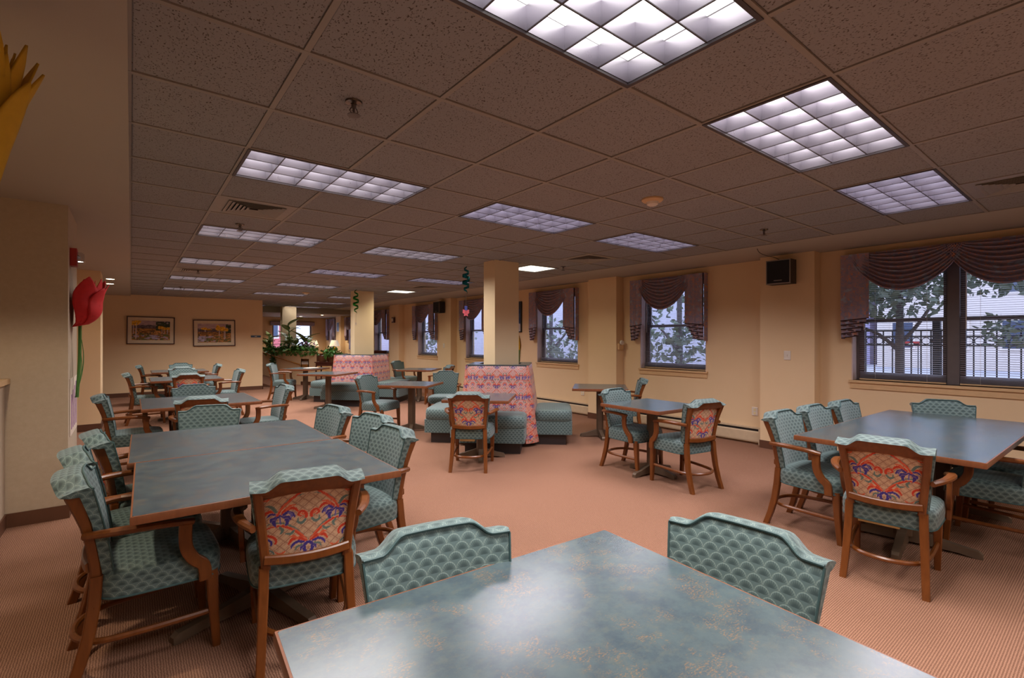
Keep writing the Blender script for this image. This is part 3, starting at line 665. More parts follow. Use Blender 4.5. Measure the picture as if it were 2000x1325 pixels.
table(.59,3.02,-1,1.17,1.08,'slate table nearest of the two pushed together at left', .46, frot=20, prad=.062)
table(.575,4.105,-1,1.17,1.08,'slate table farther of the two pushed together at left', .46, frot=20, prad=.062)
table(4.985,1.02,-1,2.17,1.05,'long slate table before the big window, reflecting it', .42, frot=8, prad=.06, px_=(-.54,.54))
table(.64,6.80,0,1.12,1.14,'second left table, pale with a reflection, wood chairs all round', .42)
table(.80,10.80,0,1.08,1.10,'third left table before the back wall pictures', .42)
table(.87,13.40,0,1.04,1.05,'farthest left table just before the back wall', .42)
table(4.52,3.26,-3,.79,.80,'small square slate table in the middle with one chair each side', .30)
table(5.60,4.98,42,.80,.80,'small square slate table right of the nearer booth', .30, frot=10)
table(3.45,5.03,45,.80,.80,'small square slate table in front of the nearer booth', .30, frot=10)
table(3.58,7.20,41,.80,.80,'small square slate table between the two booths', .30, frot=18)
table(3.29,10.50,40,.88,.88,'small square slate table in front of the farther booth', .30, frot=12)
table(3.38,12.55,42,.82,.82,'small square table holding a sheet of paper near the planter', .30, frot=12)
table(5.45,10.55,44,.85,.85,'small square slate table beneath the fifth window', .30, frot=12)
t = thing('paper_sheet', 'cream paper sheets lying on the table near the planter', 'paper', (3.52,12.58,.7605), 30)
box('sheet', (-.16,.16,-.11,.11,0,.004), M['paper'], t); box('sheet', (-.10,.18,-.08,.13,.004,.007), M['paper'], t)
box('seat_tag', (-.15,.06,-.12,-.09,.315,.352), M['cream'], ch_r1)['label'] = 'cream card under the seat'
box('seat_tag', (-.12,.05,-.12,-.09,.31,.352), M['cream'], ch_b)['label'] = 'cream card under the seat'
# ------------------------------------------------------------------ booths
def booth(x, y, rz, lab, hwid=.43, nout=1.05):
    t = thing('booth_seating', lab, 'booth', (x, y, 0), rz, 'booths around the columns')
    zt_, nt_, nb_, zb_ = 1.11, .44, .57, .16; ch = .10
    nu, nv = 170, 130; UVs = [(i/(nu-1), j/(nv-1)) for j in range(nv) for i in range(nu)]
    h0 = hwid-.02
    def bp(u, v):
        s_ = 2*u-1; z = zb_+.28+(zt_-zb_-.28)*v; nn = nb_+(nt_-nb_)*((z-zb_)/(zt_-zb_)); bulge = .018*(1-s_**8)*(1-(2*v-1)**8)
        return (s_*h0, -nn-bulge, z)
    pts = [bp(u, v) for u, v in UVs]
    col_ = floral([p[0]/.225+.5 for p in pts], [p[2]/.27+.1 for p in pts], (204,162,156), (184,130,124))
    pm_ = MB().grid(nu, nv, bp).mesh('backrest', M['vinyl'], colors=col_)
    nu2, nv2 = 20, 90; UV2 = [(i/(nu2-1), j/(nv2-1)) for j in range(nv2) for i in range(nu2)]
    def cp(u, v):
        z = .05+(zt_-.05)*v; nn = nb_+(nt_-nb_)*((z-zb_)/(zt_-zb_)); p0 = Vector((h0, -nn, z)); p1 = Vector((nn, -h0, z)); p = p0.lerp(p1, u)
        b_ = .03*math.sin(math.pi*u); return (p.x+b_*.7, p.y-b_*.7, z)
    cpts = [cp(u, v) for u, v in UV2]
    cm_ = MB().grid(nu2, nv2, cp).mesh('corner_panel', M['vinyl'], colors=floral([u*.55+.1 for u, v in UV2], [p[2]/.27+.1 for p in cpts], (214,150,132), (184,116,104)))
    cu = MB(); D = nout-nb_+.05; rg = []
    for z, k in [(.335,.975),(.345,1),(.43,1),(.462,.985),(.482,.95),(.494,.84),(.500,.5)]:
        P = []
        for i in range(36):
            a = 2*math.pi*i/36; e = .28; c_, s_ = math.cos(a), math.sin(a)
            P.append((abs(c_)**e*math.copysign(1, c_)*hwid*k, -(nb_-.05+D/2)+abs(s_)**e*math.copysign(1, s_)*D/2*k, z))
        rg.append(P)
    cu.loft(rg); cum = cu.mesh('seat_cushion', M['shell'], uv=True, ang=60)
    bam = MB().loft([rr(0, -(nb_-.05+D/2), 2*hwid-.02, D-.01, z, .03) for z in (.15,.335)]).mesh('seat_base', M['shell'], smooth=False, uv=True)
    plm = MB().box(-hwid+.07, hwid-.07, -nout+.09, -.40, 0, .15).mesh('plinth', M['plinth'], smooth=False)
    for k in range(4):
        for nm, me in (('backrest', pm_), ('corner_panel', cm_), ('seat_cushion', cum), ('seat_base', bam), ('plinth', plm)):
            o = link(nm, me, t); o.rotation_euler = (0, 0, R(90*k))
    q = nt_+.005; ho = h0
    ring = [(-ho,-q),(ho,-q),(q,-ho),(q,ho),(ho,q),(-ho,q),(-q,ho),(-q,-ho)]
    inner = [(-.20,-.30),(.20,-.30),(.30,-.20),(.30,.20),(.20,.30),(-.20,.30),(-.30,.20),(-.30,-.20)]
    cap = MB(); cap.loft([[(a_, b_, zt_-.012) for a_, b_ in ring], [(a_, b_, zt_+.008) for a_, b_ in ring], [(a_, b_, zt_+.008) for a_, b_ in inner], [(a_, b_, zt_-.012) for a_, b_ in inner], [(a_, b_, zt_-.012) for a_, b_ in ring]], cap=False)
    cap.build('ledge_top', M['laminate'], t, smooth=False)
    return t
booth(4.33,5.80,-43,'four sided booth with pink floral backs around the nearer column')
booth(4.37,11.42,-46,'four sided booth with pink floral backs around the farther column', .47, 1.10)
# ------------------------------------------------------------------ wall things
def painting(name, lab, x0, x1, z0, z1, y, fn, nx=84, nz=52, tilt=0):
    cx, cz = (x0+x1)/2, (z0+z1)/2; t = thing(name, lab, 'picture', (cx, y, cz)); t.rotation_euler = (0, R(tilt), 0); a, b_ = (x1-x0)/2, (z1-z0)/2; f_ = .022
    MB().box(-a,a,-.03,0,b_-f_,b_).box(-a,a,-.03,0,-b_,-b_+f_).box(-a,-a+f_,-.03,0,-b_+f_,b_-f_).box(a-f_,a,-.03,0,-b_+f_,b_-f_).build('frame', M['frame'], t, smooth=False)
    box('mat_board', (-a+f_,a-f_,-.012,-.004,-b_+f_,b_-f_), M['mat'], t)
    pa, pb = a-.105, b_-.105; UVs = [(i/(nx-1), j/(nz-1)) for j in range(nz) for i in range(nx)]
    MB().grid(nx, nz, lambda u, v: (-pa+2*pa*u, -.0135, -pb+2*pb*v)).build('print', M['print'], t, colors=fn(np.array([q[0] for q in UVs]), np.array([q[1] for q in UVs])))
    return t
def vnoise(u, v, fx, fy, seed):
    r_ = np.random.default_rng(seed); g = r_.random((64, 64)); x = u*fx; y = v*fy; i = x.astype(int) % 63; j = y.astype(int) % 63; fx_ = x-np.floor(x); fy_ = y-np.floor(y)
    fx_ = fx_*fx_*(3-2*fx_); fy_ = fy_*fy_*(3-2*fy_)
    return (g[i, j]*(1-fx_)+g[i+1, j]*fx_)*(1-fy_)+(g[i, j+1]*(1-fx_)+g[i+1, j+1]*fx_)*fy_
def landscape(which):
    def fn(u, v):
        n1 = vnoise(u, v, 14, 22, which); n2 = vnoise(u, v, 34, 30, which+5); c = np.zeros((len(u), 3)); hz = .74 if which == 1 else .70
        c[:] = (176,150,158); sky = v > hz; c[sky] = np.array((186,158,160))+(n1[sky, None]-.5)*40
        mt = (v <= hz+.06*n1) & (v > hz-.18); c[mt] = np.array((104,88,92))+(n2[mt, None]-.5)*70
        fld = v <= hz-.15; c[fld] = np.array((176,122,62))+(n1[fld, None]-.5)*[110,90,50]
        dk = fld & (n2 > .66); c[dk] = (84,76,56); gr = fld & (n1 < .3) & (v < .35); c[gr] = (110,112,60)
        wt = (v < (.26 if which == 1 else .34)) & (v > .04) & (n1+.5*(1-np.abs(u-(.5 if which == 1 else .12))*2.2) > .78); c[wt] = np.array((178,164,186))+(n2[wt, None]-.5)*50
        dt = (v > .5) & (v < .98) & (u > (.62 if which == 1 else .84)) & (n1 > .3); c[dt] = np.array((56,66,44))+(n2[dt, None]-.5)*40
        trees = [(.06,.86,.13,.13),(.15,.93,.10,.09),(.76,.66,.09,.09),(.86,.60,.08,.08),(.95,.60,.08,.08)] if which == 1 else [(.60,.78,.07,.16),(.72,.72,.11,.14),(.84,.68,.08,.09),(.2,.73,.10,.07),(.32,.68,.09,.05)]
        for (a, b_, ra, rb) in trees:
            m_ = ((u-a)/ra)**2+((v-b_)/rb)**2 < .55+.7*n2; c[m_] = np.array((226,168,40))+(n2[m_, None]-.5)*90
        trunks = [(.10,.05,.8),(.115,.10,.9),(.04,.3,.8),(.78,.35,.6),(.84,.33,.56),(.93,.3,.55)] if which == 1 else [(.64,.25,.66),(.78,.18,.62),(.81,.15,.62),(.22,.55,.68)]
        for (a, b0, b1) in trunks:
            m_ = (np.abs(u-a-.01*(v-b0)) < .009) & (v > b0) & (v < b1); c[m_] = (206,190,186)
        return l3(np.clip(c, 0, 255))
    return fn
painting('framed_picture', 'framed autumn river landscape on the back wall, left one, hung slightly crooked', -.09, .92, 1.345, 2.06, 15.79, landscape(1), tilt=.6)
painting('framed_picture', 'framed autumn aspen landscape on the back wall, right one', 1.33, 2.34, 1.28, 2.01, 15.79, landscape(2), tilt=-.4)
t = thing('sign_plate', 'small blue sign plate at the right end of the back wall', 'sign', (2.87,15.798,1.555)); box('plate', (-.13,.13,-.012,0,-.028,.028), M['sign'], t); box('letter_strip', (-.03,.03,-.0135,-.012,-.008,.008), M['paper'], t)
def snow(u, v):
    c = np.zeros((len(u), 3)); n1 = vnoise(u, v, 9, 12, 3); c[:] = np.array((38,70,120))+(n1[:, None]-.5)*50
    dk = v > .72+.1*n1; c[dk] = (46,52,74); h = v < .33+.12*np.sin(u*3+1); c[h] = np.array((206,200,204))+(n1[h, None]-.5)*20; return l3(np.clip(c, 0, 255))
t = thing('framed_picture', 'dark framed blue snow scene on the window wall beside the nearer column', 'picture', (WX-.002, 8.80, 1.98)); a, b_ = .31, .35
MB().box(-.03,0,-a,a,b_-.025,b_).box(-.03,0,-a,a,-b_,-b_+.025).box(-.03,0,-a,-a+.025,-b_+.025,b_-.025).box(-.03,0,a-.025,a,-b_+.025,b_-.025).build('frame', M['black'], t, smooth=False)
UVs = [(i/39, j/39) for j in range(40) for i in range(40)]
MB().grid(40, 40, lambda u, v: (-.012, (a-.02)*(1-2*u), (b_-.02)*(2*v-1))).build('print', M['print'], t, colors=snow(np.array([q[0] for q in UVs]), np.array([q[1] for q in UVs])))
# speakers
for (ya, yb, x0), lab in zip([(2.66,2.96,6.56),(11.55,11.88,6.56)], ['black loudspeaker with silver edge high on the nearest wall pilaster', 'black loudspeaker on the far pilaster between the fourth and fifth windows']):
    t = thing('wall_speaker', lab, 'speaker', (6.759, (ya+yb)/2, 2.345)); h = (yb-ya)/2
    box('cabinet', (x0-6.759, -.03, -h, h, -.155, .155), M['speaker'], t); g = x0-6.759
    box('grille', (g-.012, g, -h+.014, h-.014, -.141, .141), M['grille'], t)
    MB().box(g-.008,g,-h,h,.143,.156).box(g-.008,g,-h,h,-.156,-.143).box(g-.008,g,-h,-h+.013,-.143,.143).box(g-.008,g,h-.013,h,-.143,.143).build('bezel', M['silver'], t, smooth=False)
    box('badge', (g-.015, g-.012, -.05, .05, -.115, -.105), M['silver'], t); box('bracket', (-.03, 0, -.05, .05, -.06, .06), M['black'], t)
t = thing('speaker_wire', 'thin dark wire running from the ceiling to the nearest loudspeaker', 'wire', (0,0,0)); MB().tube(curve([(6.1,2.86,2.596),(6.25,2.9,2.57),(6.4,2.88,2.545),(6.55,2.85,2.535),(6.64,2.81,2.50)], 6), .0035, 6).build('cable', M['black'], t)
def plate(y, z, lab, X, name, cat, gang):
    t = thing(name, lab, cat, (X-.001, y, z)); MB().loft([[(0,-.042,-.06),(0,.042,-.06),(0,.042,.06),(0,-.042,.06)], [(-.005,-.042,-.06),(-.005,.042,-.06),(-.005,.042,.06),(-.005,-.042,.06)], [(-.008,-.037,-.055),(-.008,.037,-.055),(-.008,.037,.055),(-.008,-.037,.055)]]).build('cover_plate', M['white'], t, smooth=False)
    if gang == 's': box('toggle', (-.02,-.007,-.006,.006,-.01,.014), M['white'], t)
    else:
        for zz in (-.024, .024):
            o = MB(); o.lathe([(.017,-.001),(.017,.002)], 14); o.v = [(-.008-p[2], p[0], p[1]+zz) for p in o.v]; o.build('receptacle', M['cream'], t)
plate(2.78, 1.265, 'white light switch on the nearest wall pilaster', 6.76, 'light_switch', 'switch', 's'); plate(3.29, .455, 'white wall outlet above the heater left of the nearest pilaster', WX, 'wall_outlet', 'outlet', 'o'); plate(6.62, .44, 'white wall outlet behind the table right of the nearer booth', WX, 'wall_outlet', 'outlet', 'o')
plate(11.65, 1.30, 'white light switch on the far pilaster beneath the loudspeaker', 6.76, 'light_switch', 'switch', 's')
t = thing('wall_telephone', 'beige thermostat box with dial on the side of the second pilaster', 'thermostat', (6.85, 5.629, 1.37)); box('case', (-.06,.06,-.04,0,-.075,.03), M['sill'], t); o = MB().lathe([(.045,0),(.045,.025),(.03,.03)], 18); o.v = [(p[0], -.04-p[2], p[1]+.045) for p in o.v]; o.build('dial', M['white'], t)
t = thing('exit_alarm', 'small red fire alarm box on the pilaster before the sixth window', 'alarm', (6.755, 14.85, 2.1)); box('case', (-.05,0,-.09,.09,-.09,.09), M['frame'], t); box('strobe', (-.07,-.05,-.05,.05,-.05,.05), M['white'], t)
t = thing('fire_alarm', 'red fire alarm with clear strobe on the near left pillar', 'alarm', (-.409, 5.62, 2.18)); box('housing', (0,.045,-.06,.06,-.075,.075), M['red'], t)
sb = MB().loft([rr(0,0,.085,.10,0,.3), rr(0,0,.08,.095,.03,.3), rr(0,0,.06,.07,.045,.3)]); sb.v = [(.045+p[2], p[0], p[1]) for p in sb.v]; sb.build('strobe_lens', M['glass'], t)
rf = MB().lathe([(.03,0),(.012,.02),(.002,.022)], 12); rf.v = [(.045+p[2], p[0], p[1]) for p in rf.v]; rf.build('reflector', M['silver'], t)
t = thing('small_notice', 'small framed notice on the far pilaster beyond the sixth window', 'notice', (6.758, 20.3, 1.98)); box('frame', (-.015,0,-.16,.16,-.2,.2), M['white'], t); box('sheet', (-.018,-.015,-.13,.13,-.17,.17), M['sign'], t)
# tissue-paper tulips
def tulip(name, lab, x, y, z0, h, rad, mat, facing=0, stem=True, cup=1.0):
    t = thing(name, lab, 'decoration', (x, y, z0), facing, 'paper tulip decorations')
    def petal(a0, wid, rmul, hmul, bend):
        def fn(u, v):
            an = R(a0)+(u-.5)*R(wid)*(min(1, .55+v) if v < .62 else 1-((v-.62)/.38)**1.6*.97); zz = h*hmul*v
            r_ = rad*rmul*(math.sin(min(1, v*2.1)*math.pi/2)**.42 if cup else .12+.75*v)*(1+bend*max(0, v-.6)**1.5*2); return (r_*math.cos(an), r_*math.sin(an), zz)
        g = MB().grid(9, 14, fn); return g
    for k in range(9):
        o = petal(-60+15*k, 52, 1.0-.04*(k % 2), 1.0-.10*(k % 3), .45 if k % 2 == 0 else .1).build('petal', mat, t); md = o.modifiers.new('thick', 'SOLIDIFY'); md.thickness = .006
    for k in range(5):
        o = petal(-56+28*k, 46, .72, .97, .1).build('petal', mat, t); md = o.modifiers.new('thick', 'SOLIDIFY'); md.thickness = .005
    if stem:
        MB().tube(curve([(.05,0,.02),(.045,.02,-.3),(.03,0,-.62)], 5), .012, 8).build('stem', M['stem'], t)
        for s_, ln in ((1, .55), (-1, .42)):
            o = MB().grid(7, 12, lambda u, v: (.02+.05*math.sin(v*2.4), s_*(.02+.09*math.sin(math.pi*v))*1+(u-.5)*.05*math.sin(math.pi*min(1, v+.05)), -.62+ln*v)).build('leaf', M['stem'], t); md = o.modifiers.new('thick', 'SOLIDIFY'); md.thickness = .004
    return t
tulip('paper_tulip', 'red tissue paper tulip on the near left pillar', -.405, 5.74, 1.585, .43, .205, M['tissue_red'])
tulip('paper_tulip', 'yellow tissue paper tulip cut off by the left picture edge', -.365, 2.03, 1.72, .62, .15, M['tissue_yellow'], stem=False, cup=0)
t = thing('pillar_poster', 'white paper poster with purple bars taped low on the near left pillar', 'poster', (-.408, 5.85, .98)); box('sheet', (0,.003,-.30,.34,-.33,.16), M['paper'], t)
for i in range(4): box('printed_bar', (.003,.0045,-.22+.14*i,-.16+.14*i,-.28,.02+.03*i), M['flower'], t)
t = thing('paper_tulip', 'yellow tulip cutout with green leaves on the window wall behind the nearer booth', 'decoration', (WX-.003, 8.70, .92), 0, 'paper tulip decorations')
for dy, tl in ((.0,0),(-.10,.05),(.10,.03)):
    o = MB().grid(7, 12, lambda u, v: (-.01-.03*math.sin(math.pi*v), dy+(u-.5)*.16*math.sin(math.pi*min(1,(.15+v*.85)))**.8, .24+tl+.36*v)).build('petal', M['tissue_yellow'], t); o.modifiers.new('thick', 'SOLIDIFY').thickness = .006
for dy, s_ in ((-.08,-.6),(.08,.6),(0,0)):
    o = MB().grid(6, 12, lambda u, v: (-.006-.02*math.sin(math.pi*v), dy+s_*.12*v+(u-.5)*.09*(1-v)**.6, .02+.36*v)).build('leaf', M['stem'], t); o.modifiers.new('thick', 'SOLIDIFY').thickness = .005
# spiral streamers
def streamer(x, y, mat, n_turn, z1, r0, lab, charm):
    t = thing('spiral_streamer', lab, 'streamer', (x, y, CZ-.003), 0, 'hanging spiral streamers'); L = z1; N = n_turn*20; MBs = MB(); rg = []
    for i in range(N+1):
        s_ = i/N; a = 2*math.pi*n_turn*s_; r_ = r0*(.35+.9*math.sin(math.pi*s_)); w_ = .010+.014*math.sin(math.pi*s_); p = (r_*math.cos(a), r_*math.sin(a)); z = -L*s_
        rg.append([(p[0], p[1], z+w_), (p[0]*.93, p[1]*.93, z+w_), (p[0]*.93, p[1]*.93, z-w_), (p[0], p[1], z-w_)])
    MBs.loft(rg).build('foil_spiral', mat, t)
    MB().tube([(0,0,-L),(0,0,-L-.20)], .002, 5).build('thread', M['thread'], t)
    if charm:
        MB().box(-.022,.022,-.004,.004,-L-.27,-L-.20).build('cutout', M['blue'], t, smooth=False)
        w_ = MB()
        for sx_ in (-1, 1):
            w_.loft([[(sx_*.004,y_,-L-.27),(sx_*.055,y_,-L-.255),(sx_*.06,y_,-L-.31),(sx_*.03,y_,-L-.325),(sx_*.035,y_,-L-.36),(sx_*.004,y_,-L-.35)] for y_ in (-.004,.004)])
        w_.build('butterfly', M['pink'], t, smooth=False)
    else: MB().loft([rr(0,0,.03,.004,-L-.26,.3), rr(0,0,.03,.004,-L-.20,.3)]).build('cutout', M['paper'], t, smooth=False)
streamer(4.12, 6.42, M['foil_teal'], 4, .42, .05, 'teal foil spiral streamer with pink butterfly hanging before the nearer column', True)
streamer(4.03, 10.9, M['foil_green'], 4, .56, .055, 'green foil spiral streamer hanging against the farther column', False)
# ------------------------------------------------------------------ planter, plants and the far end
P0 = Vector((4.66, 16.05, 0)); P1 = Vector((3.45, 17.9, 0)); dv = (P1-P0).normalized(); nv_ = Vector((dv.y, -dv.x, 0)); ang = math.degrees(math.atan2(dv.y, dv.x)); LP = (P1-P0).length
ev = Vector((.279,.960,0)); side = Vector((-dv.y, dv.x, 0)); PD = 2.55
def pw(s_, o_, z): return tuple(P0+dv*s_+(side*o_ if o_ > 0 else ev*(-o_))+Vector((0,0,z)))
def pbox(mb, s0, s1, o0, o1, z0, z1): return mb.loft([[pw(s0,o0,z), pw(s1,o0,z), pw(s1,o1,z), pw(s0,o1,z)] for z in (z0, z1)])
pl = thing('planter', 'cream half height planter wall full of green plants around the farthest column', 'planter', (0,0,0))
bx_ = MB()
for q_ in [(0,.30,-.08,0,0,1.06),(.30,.62,-.08,0,0,.52),(.30,.62,-.08,0,.84,1.06),(.62,LP,-.08,0,0,1.06),(0,.06,-PD,-.08,0,1.06),(LP-.06,LP,-PD,-.08,0,1.06),(0,LP,-PD-.08,-PD,0,1.06)]: pbox(bx_, *q_)
bx_.build('planter_box', M['wall'], pl, smooth=False)
pbox(MB(), .30,.62,-.24,-.22,.50,.86).build('niche_back', M['rail'], pl, smooth=False); pbox(MB(), .30,.62,-.22,-.08,.50,.52).build('niche_shelf', M['rail'], pl, smooth=False)
pbox(pbox(MB(), -.02,LP+.02,-.10,.02,1.06,1.09), -.02,.08,-PD,-.10,1.06,1.09).build('cap', M['sill'], pl, smooth=False); pbox(MB(), .06,LP-.06,-PD,-.08,.95,.98).build('soil', M['bark'], pl, smooth=False); pbox(MB(), 0,.62,0,.01,0,.11).build('baseboard', M['cove'], pl, smooth=False)
t = thing('handrail', 'sloping oak handrail on the planter wall above the ramp', 'handrail', (0,0,0)); 
MB().tube([pw(.62,.06,.66), pw(LP*.97,.06,1.04)], .024, 10).build('rail', M['rail'], t); box_ = MB().tube([pw(.62,.06,.66), pw(.62,.0,.60)], .02, 8).tube([pw(LP*.85,.06,.99), pw(LP*.85,0,.94)], .014, 8); box_.build('bracket', M['rail'], t)
rp = MB().loft([[pw(.75,.004,.0), pw(LP*1.6,.004,.0), pw(LP*1.6,.004,.55)], [pw(.75,.9,.0), pw(LP*1.6,.9,.0), pw(LP*1.6,.9,.55)]]); struct(rp.build('trim_20', M['carpet'], smooth=False))
t = thing('brochure_pile', 'white leaflets lying in the niche of the planter wall', 'leaflets', (0,0,0)); MB().loft([[pw(.33,-.17,.70), pw(.59,-.17,.70), pw(.59,-.02,.66), pw(.33,-.02,.66)], [pw(.33,-.17,.76), pw(.59,-.17,.76), pw(.59,-.02,.72), pw(.33,-.02,.72)]]).build('stack', M['white'], t, smooth=False); MB().loft([[pw(.34,-.185,.52), pw(.58,-.185,.52), pw(.58,-.01,.52), pw(.34,-.01,.52)], [pw(.34,-.185,.70), pw(.58,-.185,.70), pw(.58,-.01,.66), pw(.34,-.01,.66)]]).build('rack', M['rail'], t, smooth=False)
def leafmesh(L, Wd, droop):
    def fn(u, v):
        w_ = Wd*math.sin(math.pi*min(1, v**.8*.96+.03)); return ((u-.5)*w_, L*v, -droop*v*v+.12*Wd*abs(u-.5)*2)
    g = MB().grid(5, 9, fn); return g
m_, n_, b__ = newmat('variegated_leaf', rough=.35); o_ = n_.obj(); sp_ = n_.new('ShaderNodeSeparateXYZ'); n_.put(sp_.inputs[0], o_)
ctr = n_.smooth(n_.m('ABSOLUTE', sp_.outputs[0]), .10, .02); n_.put(b__.inputs['Base Color'], n_.mix(n_.m('MULTIPLY', ctr, n_.noise(o_, 16, 3)), lin(58,92,44), lin(196,204,134))); M['varleaf'] = m_
lm = [leafmesh(.52,.22,.16).mesh('leaf', M['varleaf']), leafmesh(.42,.17,.2).mesh('leaf', M['varleaf']), leafmesh(.34,.13,.12).mesh('leaf', M['varleaf'])]
def bigplant(s_, off, hh, nl, lab, seed):
    r_ = random.Random(seed); base = Vector(pw(s_, off, .98)); t = thing('broadleaf_plant', lab, 'plant', base, 0, 'broad leaved plants in the planter')
    MB().tube(curve([(0,0,0),(.03,.02,hh*.5),(.0,.04,hh)], 4), .018, 7).build('stem', M['stem'], t)
    for i in range(nl):
        o = link('leaf', lm[i % 3], t); a = i*2.4+r_.uniform(-.3,.3); z = hh*(.25+.75*i/nl); o.location = (.02*math.cos(a), .02*math.sin(a), z); o.rotation_euler = (R(r_.uniform(15,62)), 0, a)
        k = r_.uniform(.85,1.3); o.scale = (k, k, k)
bigplant(1.15,-.5,1.0,13,'tall broad leaved variegated plant in the middle of the planter',1); bigplant(1.95,-.4,.62,10,'broad leaved variegated plant at the left end of the planter',2); bigplant(.40,-.5,.55,9,'broad leaved variegated plant at the right end of the planter',3); bigplant(.85,-.3,.45,9,'low broad leaved plant leaning over the planter edge',4)
def foliage(name, lab, cat, boxfn, nleaf, size, mat, parent=None, seed=0):
    r_ = np.random.default_rng(seed); mb = MB()
    for i in range(nleaf):
        c = Vector(boxfn(r_)); d = Vector(r_.normal(size=3)); d.normalize(); e = d.orthogonal(); e.rotate(Matrix.Rotation(r_.uniform(0, 6.28), 3, d)); k = size*r_.uniform(.6,1.3); f_ = d.cross(e)
        mb.add([c, c+e*k*.5+f_*k*.28, c+e*k+d*k*.1, c+e*k*.5-f_*k*.28], [(0,1,2,3)])
    o = mb.build(name, mat, parent, smooth=False)
    if lab: tag(o, lab, cat)
    o['kind'] = 'stuff'; return o
foliage('bedding_plants', 'mass of small green bedding plants filling the planter', 'plants', lambda r_: pw(r_.uniform(.02,LP-.02), r_.uniform(-.9,.07), .97+abs(r_.normal(0,.11))), 2600, .085, M['leaf'], seed=3)
foliage('small_flowers', 'tiny purple flowers at the right end of the planter', 'flowers', lambda r_: pw(r_.uniform(.05,.7), r_.uniform(-.7,-.1), 1.05+r_.uniform(0,.32)), 260, .05, M['flower'], seed=4)
foliage('trailing_vine', 'short trailing vine hanging down the planter wall', 'vine', lambda r_: pw(1.72+r_.normal(0,.035), .03+abs(r_.normal(0,.02)), 1.02-r_.uniform(0,.46)**1), 120, .075, M['leafdark'], seed=5)
# side table with basket plant
sd = Vector((4.97,16.02,0)); t = thing('side_table', 'small dark wood side table to the right of the planter', 'table', sd, -38); box('top', (-.30,.30,-.25,.25,.72,.75), M['darkwood'], t); box('apron', (-.27,.27,-.22,.22,.62,.72), M['darkwood'], t); box('shelf', (-.26,.26,-.21,.21,.18,.205), M['darkwood'], t)
for a_ in (-1,1):
    for c_ in (-1,1): MB().loft([rr(a_*.26,c_*.21,.03,.03,0), rr(a_*.26,c_*.21,.045,.045,.62)]).build('leg', M['darkwood'], t)
t = thing('potted_plant', 'yellow green leafy plant in a wicker basket on the side table', 'plant', (5.08,15.95,.751)); MB().lathe([(.10,0),(.125,.1),(.135,.17),(.12,.17),(.11,.12)],16).build('basket', M['wicker'], t)
foliage('leaves', None, None, lambda r_: (r_.normal(0,.12), r_.normal(0,.12), .18+abs(r_.normal(0,.11))), 220, .10, M['leaf'], t, 6)
t = thing('wicker_basket', 'brown wicker basket left of the leafy plant on the side table', 'basket', (4.86,16.10,.751)); MB().lathe([(.10,0),(.12,.1),(.11,.18),(.10,.18),(.10,.06)],16).build('body', M['wicker'], t); MB().lathe([(.112,.18),(.118,.19),(.11,.20),(.10,.19)],16).build('rim', M['darkwood'], t)
cs = Vector((6.1,19.95,0)); t = thing('console_table', 'long dark wood console behind the farther booth holding two lamps', 'table', cs, -32); box('top', (-.85,.85,-.2,.2,.86,.90), M['darkwood'], t); box('body', (-.8,.8,-.17,.17,.45,.86), M['darkwood'], t)
for a_ in (-1,1):
    for c_ in (-1,1): MB().loft([rr(a_*.77,c_*.14,.05,.05,0), rr(a_*.77,c_*.14,.06,.06,.45)]).build('leg', M['darkwood'], t)
for px, py, nm in [(5.72,20.1,'left'), (6.42,19.72,'right')]:
    t = thing('table_lamp', 'brass table lamp with white shade, %s one on the far console' % nm, 'lamp', (px,py,.901), 0, 'table lamps')
    MB().lathe([(.09,0),(.09,.02),(.04,.035),(.025,.06),(.05,.12),(.055,.16),(.03,.22),(.018,.26)],16).build('base', M['brass'], t); MB().lathe([(.01,.26),(.01,.32)],10).build('neck', M['brass'], t); MB().lathe([(.20,.29),(.12,.53),(.117,.53),(.196,.29)],24).build('shade', M['shade'], t)
t = thing('cabinet', 'low reddish wood cabinet beneath the sixth window', 'cabinet', (6.55,16.35,0)); box('body', (-.38,.38,-.5,.5,.06,1.05), M['darkwood'], t); box('top', (-.40,.39,-.52,.52,1.05,1.08), M['darkwood'], t); box('plinth', (-.34,.36,-.46,.46,0,.06), M['plinth'], t)
for yy in (-.25,.25): d = box('door', (-.40,-.38,yy-.23,yy+.23,.10,1.02), M['darkwood'], t); MB().lathe([(.014,0),(.018,.02)],10,(-.42,yy*.2,.6)).build('knob', M['brass'], d)
# ------------------------------------------------------------------ outdoors
struct(box('ground', (7.3, 75, -45, 45, -.25, -.1), M['street'])); struct(box('lawn', (7.25, 10.2, -20, 26, -.1, -.02), M['lawn']), 'dry lawn strip outside the windows', 'lawn'); struct(box('lawn', (17, 21, -25, 30, -.1, -.03), M['lawn']), 'dry verge across the street', 'lawn')
t = thing('iron_fence', 'black iron railing with a row of rings outside the big window', 'fence', (9.5, 0, -.05)); pk = MB().box(-.008,.008,-.008,.008,0,1.66).mesh('picket', M['iron'], smooth=False)
rngm = MB(); rngm.loft([[((.052+.005*math.cos(b_))*0+.005*math.sin(b_), (.050+.005*math.cos(b_))*math.cos(a), (.050+.005*math.cos(b_))*math.sin(a)) for b_ in (0,1.57,3.14,4.71)] for a in [2*math.pi*i/16 for i in range(17)]], cap=False); rngm = rngm.mesh('ring', M['iron'], smooth=False)
for i in range(52):
    y = -1.2+.118*i; o = link('picket', pk, t); o.location = (0, y, 0); o = link('ring', rngm, t); o.location = (0, y+.059, 1.50)
for z in (1.66, 1.565, 1.435, .15): box('rail', (-.016,.016,-1.3,5.0,z-.014,z+.014), M['iron'], t)
for y in (-1.3,1.80,4.95): box('post', (-.045,.045,y-.045,y+.045,-.05,1.80), M['iron'], t)
